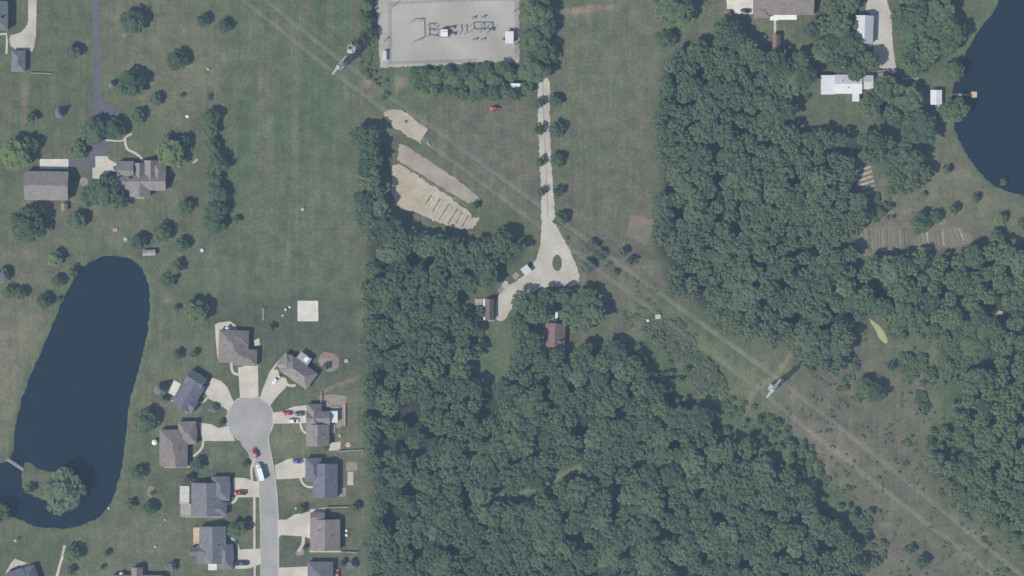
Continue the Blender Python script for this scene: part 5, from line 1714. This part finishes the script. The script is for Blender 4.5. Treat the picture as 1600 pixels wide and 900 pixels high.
# hedge of bushes under the substation
HEDGE = [(648, 122, 11), (664, 113, 11), (682, 121, 13), (699, 112, 12), (712, 126, 13), (728, 113, 13), (742, 127, 13), (756, 112, 14), (772, 122, 12), (786, 108, 13), (798, 117, 10),
         (700, 143, 11), (724, 145, 10), (750, 143, 11), (772, 143, 10), (682, 140, 9), (790, 142, 10), (805, 148, 10), (822, 138, 10)]
for k, (x, y, r_) in enumerate(HEDGE):
    tree(x, y, r_ * (1.08 if x > 735 else .88), ('mid', 'dark')[k % 2], '%s %s tree in the hedge strip below the substation, %s' % ('broad' if r_ > 11 else 'small', ('fresh green', 'dark green')[k % 2], 'by the box trailer' if x > 780 else ('under the switchgear' if x > 725 else ('under the transformer' if x > 685 else 'at its left end'))), 'hedge_tree', 'tree', 'hedge trees below the substation', 1.0, False, TR.uniform(4.5, 7.0) if x > 765 else TR.uniform(2.4, 4.2))


# woods ------------------------------------------------------------------------------------------------
def scatter(poly, gap, seed, inset=6, lo=.80, hi=1.06):
    rng = np.random.default_rng(seed)
    xs = [p[0] for p in poly]
    ys = [p[1] for p in poly]
    n = int((max(xs) - min(xs)) * (max(ys) - min(ys)) / 28)
    cx_ = rng.uniform(min(xs), max(xs), n)
    cy_ = rng.uniform(min(ys), max(ys), n)
    ok = in_poly(cx_, cy_, poly)
    cx_, cy_ = cx_[ok], cy_[ok]
    ok = dist_poly(cx_, cy_, poly) > inset
    cx_, cy_ = cx_[ok], cy_[ok]
    out, cells = [], {}
    for x, y in zip(cx_, cy_):
        gsz = gap * (rng.uniform(.75, 1.15) + (.55 * rng.random() if rng.random() < .3 else 0))
        ci, cj = int(x // gap), int(y // gap)
        good = True
        for i in range(ci - 2, ci + 3):
            for j in range(cj - 2, cj + 3):
                for (u, v, g_) in cells.get((i, j), ()):
                    if (u - x) ** 2 + (v - y) ** 2 < ((gsz + g_) * .5) ** 2:
                        good = False
        if good:
            cells.setdefault((ci, cj), []).append((x, y, gsz))
            out.append((x, y, gsz * rng.uniform(lo, hi)))
    return out


OPEN_SE = [(1485, 512), (1512, 500), (1542, 506), (1546, 548), (1512, 590), (1482, 562)]
KEEP_OUT = [OPEN_SE, ribbon(TRAIL, 12), [(1432, 508), (1452, 495), (1480, 498), (1470, 530), (1440, 540)], [(1375, 440), (1378, 500), (1390, 500), (1388, 440)], [(1540, 480), (1575, 480), (1575, 500), (1540, 500)], [(583, 408), (602, 408), (602, 424), (583, 424)]]
WOOD_INFO = [
    (F_MAIN, 17.5, 'dark', 'broadleaf tree in the closed canopy of the big wood below the gravel loop'),
    (F_EAST, 16.5, 'east', 'broadleaf tree in the dense east wood between the mown field and the gardens'),
    (F_SE, 17.5, 'mid', 'broadleaf tree in the right hand wood below the vegetable gardens'),
    (F_NE1, 20, 'mid', 'tree in the grove left of the white metal barn'),
    (F_NE2, 21, 'mid', 'tree in the grove between gravel drive and right pond'),
    (F_NE3, 20, 'dark', 'tree in the belt under the narrow red brown shed'),
    (F_YARD, 24, 'mid', 'tree in the cluster below the long white house'),
    (F_CABIN, 19, 'mid', 'tree in the small grove left of the cabin walkway'),
    (F_CABIN2, 20, 'mid', 'tree in the small grove right of the cabin walkway'),
]
MARKS = [
    [(600, 480, 'beside the mown field'), (650, 390, 'below the tan field'), (720, 470, 'behind the small dark cabin'), (760, 600, 'round the forest clearing'), (890, 570, 'below the brown cabin'),
     (1010, 550, 'near the pale storage box'), (1180, 670, 'near the lower right pylon'), (595, 720, 'beside the street gardens'), (840, 770, 'round the forest trail'), (900, 880, 'at the middle of the bottom edge'),
     (610, 870, 'at the lower left of the wood'), (1290, 800, 'at the right tip of the wood'), (1180, 880, 'at the lower right of the wood'), (1050, 720, 'in the open middle right of the wood'), (690, 660, 'in the left heart of the wood'),
     (590, 260, 'in the narrow top strip of the wood'), (800, 390, 'at the left of the gravel loop'), (740, 800, 'in the lower left heart of the wood'), (950, 650, 'in the heart of the wood')],
    [(1040, 200, 'along the brown field'), (1110, 90, 'at the top tip'), (1200, 130, 'below the narrow shed'), (1250, 220, 'below the white house lawn'), (1320, 280, 'left of the striped garden'), (1320, 370, 'left of the vegetable garden'),
     (1260, 550, 'above the lower right pylon'), (1080, 460, 'along the power line'), (1150, 300, 'in the middle'), (1040, 360, 'by the reddish garden'), (1410, 240, 'right of the striped garden'), (1220, 440, 'in the lower middle')],
    [(1440, 405, 'below the vegetable gardens'), (1390, 470, 'by the yellow green pool'), (1580, 470, 'at the right edge, upper part'), (1490, 600, 'right of the meadow clump'), (1575, 640, 'at the right edge, middle part'), (1500, 740, 'along the power line strip'), (1575, 780, 'at the right edge, lower part')],
]
WNAME = ['the big wood', 'the east wood', 'the right hand wood']
ALL = []
for w_i, (poly, gap, kd, lab) in enumerate(WOOD_INFO):
    for (x, y, r_) in scatter(poly, gap, 900 + w_i, 5 if w_i < 3 else 4):
        if any(in_poly(np.array([x]), np.array([y]), k)[0] for k in KEEP_OUT):
            continue
        if w_i < 3 and float(fbm(np.array(x / 26), np.array(y / 26), 91)) > .70:
            continue
        if not (-20 < x < 1625 and -20 < y < 925):
            continue
        ALL.append((r_, x, y, w_i))
LINE_PTS = [(1012, 478), (1196, 617), (1265, 675), (1362, 750), (1462, 830), (1560, 905)]


def scrubby(t):
    r_, x, y, w_i = t
    d = min(math.hypot(x - ax - max(0, min(1, ((x - ax) * (bx - ax) + (y - ay) * (by - ay)) / ((bx - ax) ** 2 + (by - ay) ** 2))) * (bx - ax),
                       y - ay - max(0, min(1, ((x - ax) * (bx - ax) + (y - ay) * (by - ay)) / ((bx - ax) ** 2 + (by - ay) ** 2))) * (by - ay)) for (ax, ay), (bx, by) in zip(LINE_PTS[:-1], LINE_PTS[1:]))
    n = float(fbm(np.array(x / 40), np.array(y / 40), 55)) - .5
    if w_i == 0:
        return d < 78 + 70 * n and x > 985
    if w_i == 2:
        return (x < 1500 and y > 520 and n > -.12) or (d < 90 + 80 * n)
    return False


SCRUB = [t for t in ALL if scrubby(t)]
_sc = set(SCRUB)
ALL = [t for t in ALL if t not in _sc]
inside = [t for t in ALL if 4 < t[1] < 1596 and 4 < t[2] < 896]
inside.sort(reverse=True)
must = [t for t in inside if t[3] >= 3]
chosen = set(must) | set([t for t in inside if t[3] < 3][:max(0, 296 - len(must))])
WR = random.Random(9)
rest = []
for t in ALL:
    r_, x, y, w_i = t
    if t in chosen:
        kd, lab = WOOD_INFO[w_i][2], WOOD_INFO[w_i][3]
        if WR.random() < (.75 if (w_i == 0 and float(fbm(np.array(x / 90), np.array(y / 90), 77)) + (x - 950) / 1200 > .5) else .2):
            kd = {'dark': 'mid', 'mid': 'dark', 'east': 'mid'}[kd]
        if WR.random() < .09:
            kd = 'pale'
        grp = lab.replace('tree', 'trees', 1).replace('broadleaf ', '')
        size = 'broad' if r_ > 17 else ('mid-sized' if r_ > 14 else 'slim')
        tone = {'dark': 'dark green', 'mid': 'fresh green', 'east': 'dull green', 'pale': 'pale', 'dry': 'dry brownish'}[kd]
        if w_i < 3:
            where = min(MARKS[w_i], key=lambda q: (q[0] - x) ** 2 + (q[1] - y) ** 2)[2]
            lab = '%s %s tree of %s %s' % (size, tone, WNAME[w_i], where)
        else:
            lab = '%s %s %s' % (size, tone, lab)
        o = tree(x, y, r_ * 1.04, kd, lab, 'forest_tree', 'tree', grp, 1.0, False, WR.uniform(7.6, 9.8))
    else:
        rest.append(t)


def mass(name, items, mat, label, per, ls, zmin, hfun, seed):
    rng = np.random.default_rng(seed)
    VV, TT = [], []
    for (r_, x, y, *_) in items:
        rm = r_ * S
        H = hfun(rm, rng)
        n = max(24, int(per * rm * rm))
        q = leaf_quads(rng, rm, H, H * zmin, n, ls, 13, **FKW)
        c = W(x, y)
        q = q + np.array([c[0], c[1], 0])
        VV.append(q)
        tt = rng.uniform(0, .35) + .5 * float(fbm(np.array(x / 90), np.array(y / 90), 77)) + .25 * min(1, max(0, (x - 850) / 250)) - .1
        TT.append(rng.uniform(0, .5, n) + tt)
    Vv = np.concatenate(VV)
    Qq = np.arange(len(Vv)).reshape(-1, 4)
    me = quad_mesh(name, Vv, Qq, mat, np.concatenate(TT))
    return tag(link(name, me), label, None, None, 'stuff')


for w_i, nm in ((0, 'big wood below the gravel loop'), (1, 'east wood'), (2, 'right hand wood')):
    it = [t for t in rest if t[3] == w_i]
    if it:
        mass('forest', it, LEAF[WOOD_INFO[w_i][2]], 'close canopy filling the rest of the ' + nm, 40, .43, .3, lambda rm, rng: rng.uniform(7.2, 9.5), 70 + w_i)
SR = random.Random(4)
sc_items = []
for (r_, x, y, w_i) in SCRUB:
    for k in range(3):
        if SR.random() < .82:
            sc_items.append((SR.uniform(3.5, 8.5), x + SR.uniform(-9, 9), y + SR.uniform(-9, 9), w_i))
mass('undergrowth', sc_items, LEAF['mid'], 'ragged young scrub feathering the wood edges along the power line', 36, .40, .15, lambda rm, rng: rm * rng.uniform(.9, 1.9) + .4, 88)
it = [t for t in rest if t[3] > 2]
if it:
    mass('forest', it, LEAF['mid'], 'canopy of the groves beyond the picture edge', 34, .5, .3, lambda rm, rng: rng.uniform(6.5, 9.5), 75)


# brush and weeds in the corridor, the meadow and the wood margins
def brush(poly, n, seed, rlo, rhi, dens=None):
    rng = np.random.default_rng(seed)
    xs = [p[0] for p in poly]
    ys = [p[1] for p in poly]
    x = rng.uniform(min(xs), max(xs), n * 3)
    y = rng.uniform(min(ys), max(ys), n * 3)
    ok = in_poly(x, y, poly) & (fbm(x / 26, y / 26, seed) > .48)
    return [(rng.uniform(rlo, rhi) * (1.6 if rng.random() < .08 else 1), a, b_) for a, b_ in list(zip(x[ok], y[ok]))[:n]]


items = brush([(1000, 505), (1035, 482), (1125, 550), (1092, 600), (1050, 540)], 420, 1, 2.0, 5.5)
items += brush([(1045, 458), (1120, 490), (1235, 546), (1228, 560), (1120, 515)], 120, 13, 1.5, 4.5)
items += brush([(1125, 550), (1200, 600), (1180, 640), (1120, 615)], 25, 14, 1.2, 3)
items += brush([(1005, 515), (1035, 495), (1110, 560), (1140, 615), (1120, 640), (1080, 600), (1050, 565)], 260, 16, 3.5, 8)
items += brush([(880, 355), (900, 380), (1040, 460), (1000, 520), (940, 470), (905, 420)], 90, 2, 1.5, 4)
mass('undergrowth', items, LEAF['pale'], 'green brush along the power line clearing', 30, .40, .1, lambda rm, rng: rm * rng.uniform(.3, .65), 81)
items = brush([(1260, 590), (1330, 570), (1350, 490), (1400, 545), (1470, 510), (1480, 640), (1450, 750), (1580, 850), (1620, 900), (1620, 930), (1350, 930), (1340, 800), (1262, 745), (1215, 655)], 260, 3, 1.2, 3.6)
items += brush([(1380, 490), (1500, 470), (1490, 600), (1450, 660), (1400, 570)], 330, 4, 3, 7.5)
items += brush(OPEN_SE, 160, 15, 2.5, 6)
items += brush([(1430, 690), (1460, 740), (1530, 800), (1620, 870), (1620, 800), (1500, 720), (1470, 660)], 330, 5, 3, 8)
items += brush([(1110, 598), (1150, 622), (1215, 650), (1264, 690), (1288, 735), (1335, 752), (1380, 795), (1390, 830), (1372, 905), (1338, 905), (1348, 800), (1300, 772), (1252, 742), (1232, 690), (1188, 664), (1115, 645)], 420, 11, 3, 7.5)
items += brush([(1440, 745), (1500, 770), (1620, 850), (1620, 900), (1540, 850)], 200, 17, 2.5, 6.5)
items += brush([(1235, 545), (1260, 560), (1310, 590), (1345, 530), (1360, 560), (1320, 615), (1290, 600), (1250, 570)], 90, 12, 2.5, 6)
mass('undergrowth', items, LEAF['mid'], 'low brush scattered over the rough meadow and the wood margins', 34, .38, .1, lambda rm, rng: rm * rng.uniform(.45, 1.0), 82)
items = brush([(640, 108), (800, 104), (820, 150), (760, 160), (690, 155), (640, 135)], 200, 6, 2, 5)
items += brush([(560, -10), (588, -10), (592, 100), (640, 108), (600, 160), (560, 100)], 70, 7, 1.2, 4)
mass('undergrowth', items, LEAF['mid'], 'tangled brush round the substation yard', 40, .36, .12, lambda rm, rng: rm * rng.uniform(.8, 1.5), 83)
items = brush([(1370, 255), (1440, 285), (1455, 330), (1420, 340), (1365, 345), (1368, 300)], 170, 8, 2, 6)
mass('undergrowth', items, LEAF['mid'], 'overgrown brush between the striped garden and the vegetable gardens', 40, .38, .12, lambda rm, rng: rm * rng.uniform(.8, 1.5), 84)

# ------------------------------------------------------------------ haze
HB = 2600.0
mb = MB().box(-HB, -HB, -3.0, HB, HB, CAM_H + 40)
m = bpy.data.materials.new('haze_air')
m.use_nodes = True
nt = m.node_tree
nt.nodes.clear()
pv = nt.nodes.new('ShaderNodeVolumePrincipled')
pv.inputs['Color'].default_value = (.45, .67, 1.0, 1)
pv.inputs['Density'].default_value = 0.000078
pv.inputs['Anisotropy'].default_value = 0.0
out = nt.nodes.new('ShaderNodeOutputMaterial')
nt.links.new(pv.outputs['Volume'], out.inputs['Volume'])
hz = mb.build('haze', m)
tag(hz, 'thin bluish summer haze over the whole scene', None, None, 'stuff')
print('TREES', len(ALL), 'individual', len(chosen), 'rest', len(rest), 'objects', len(bpy.data.objects))
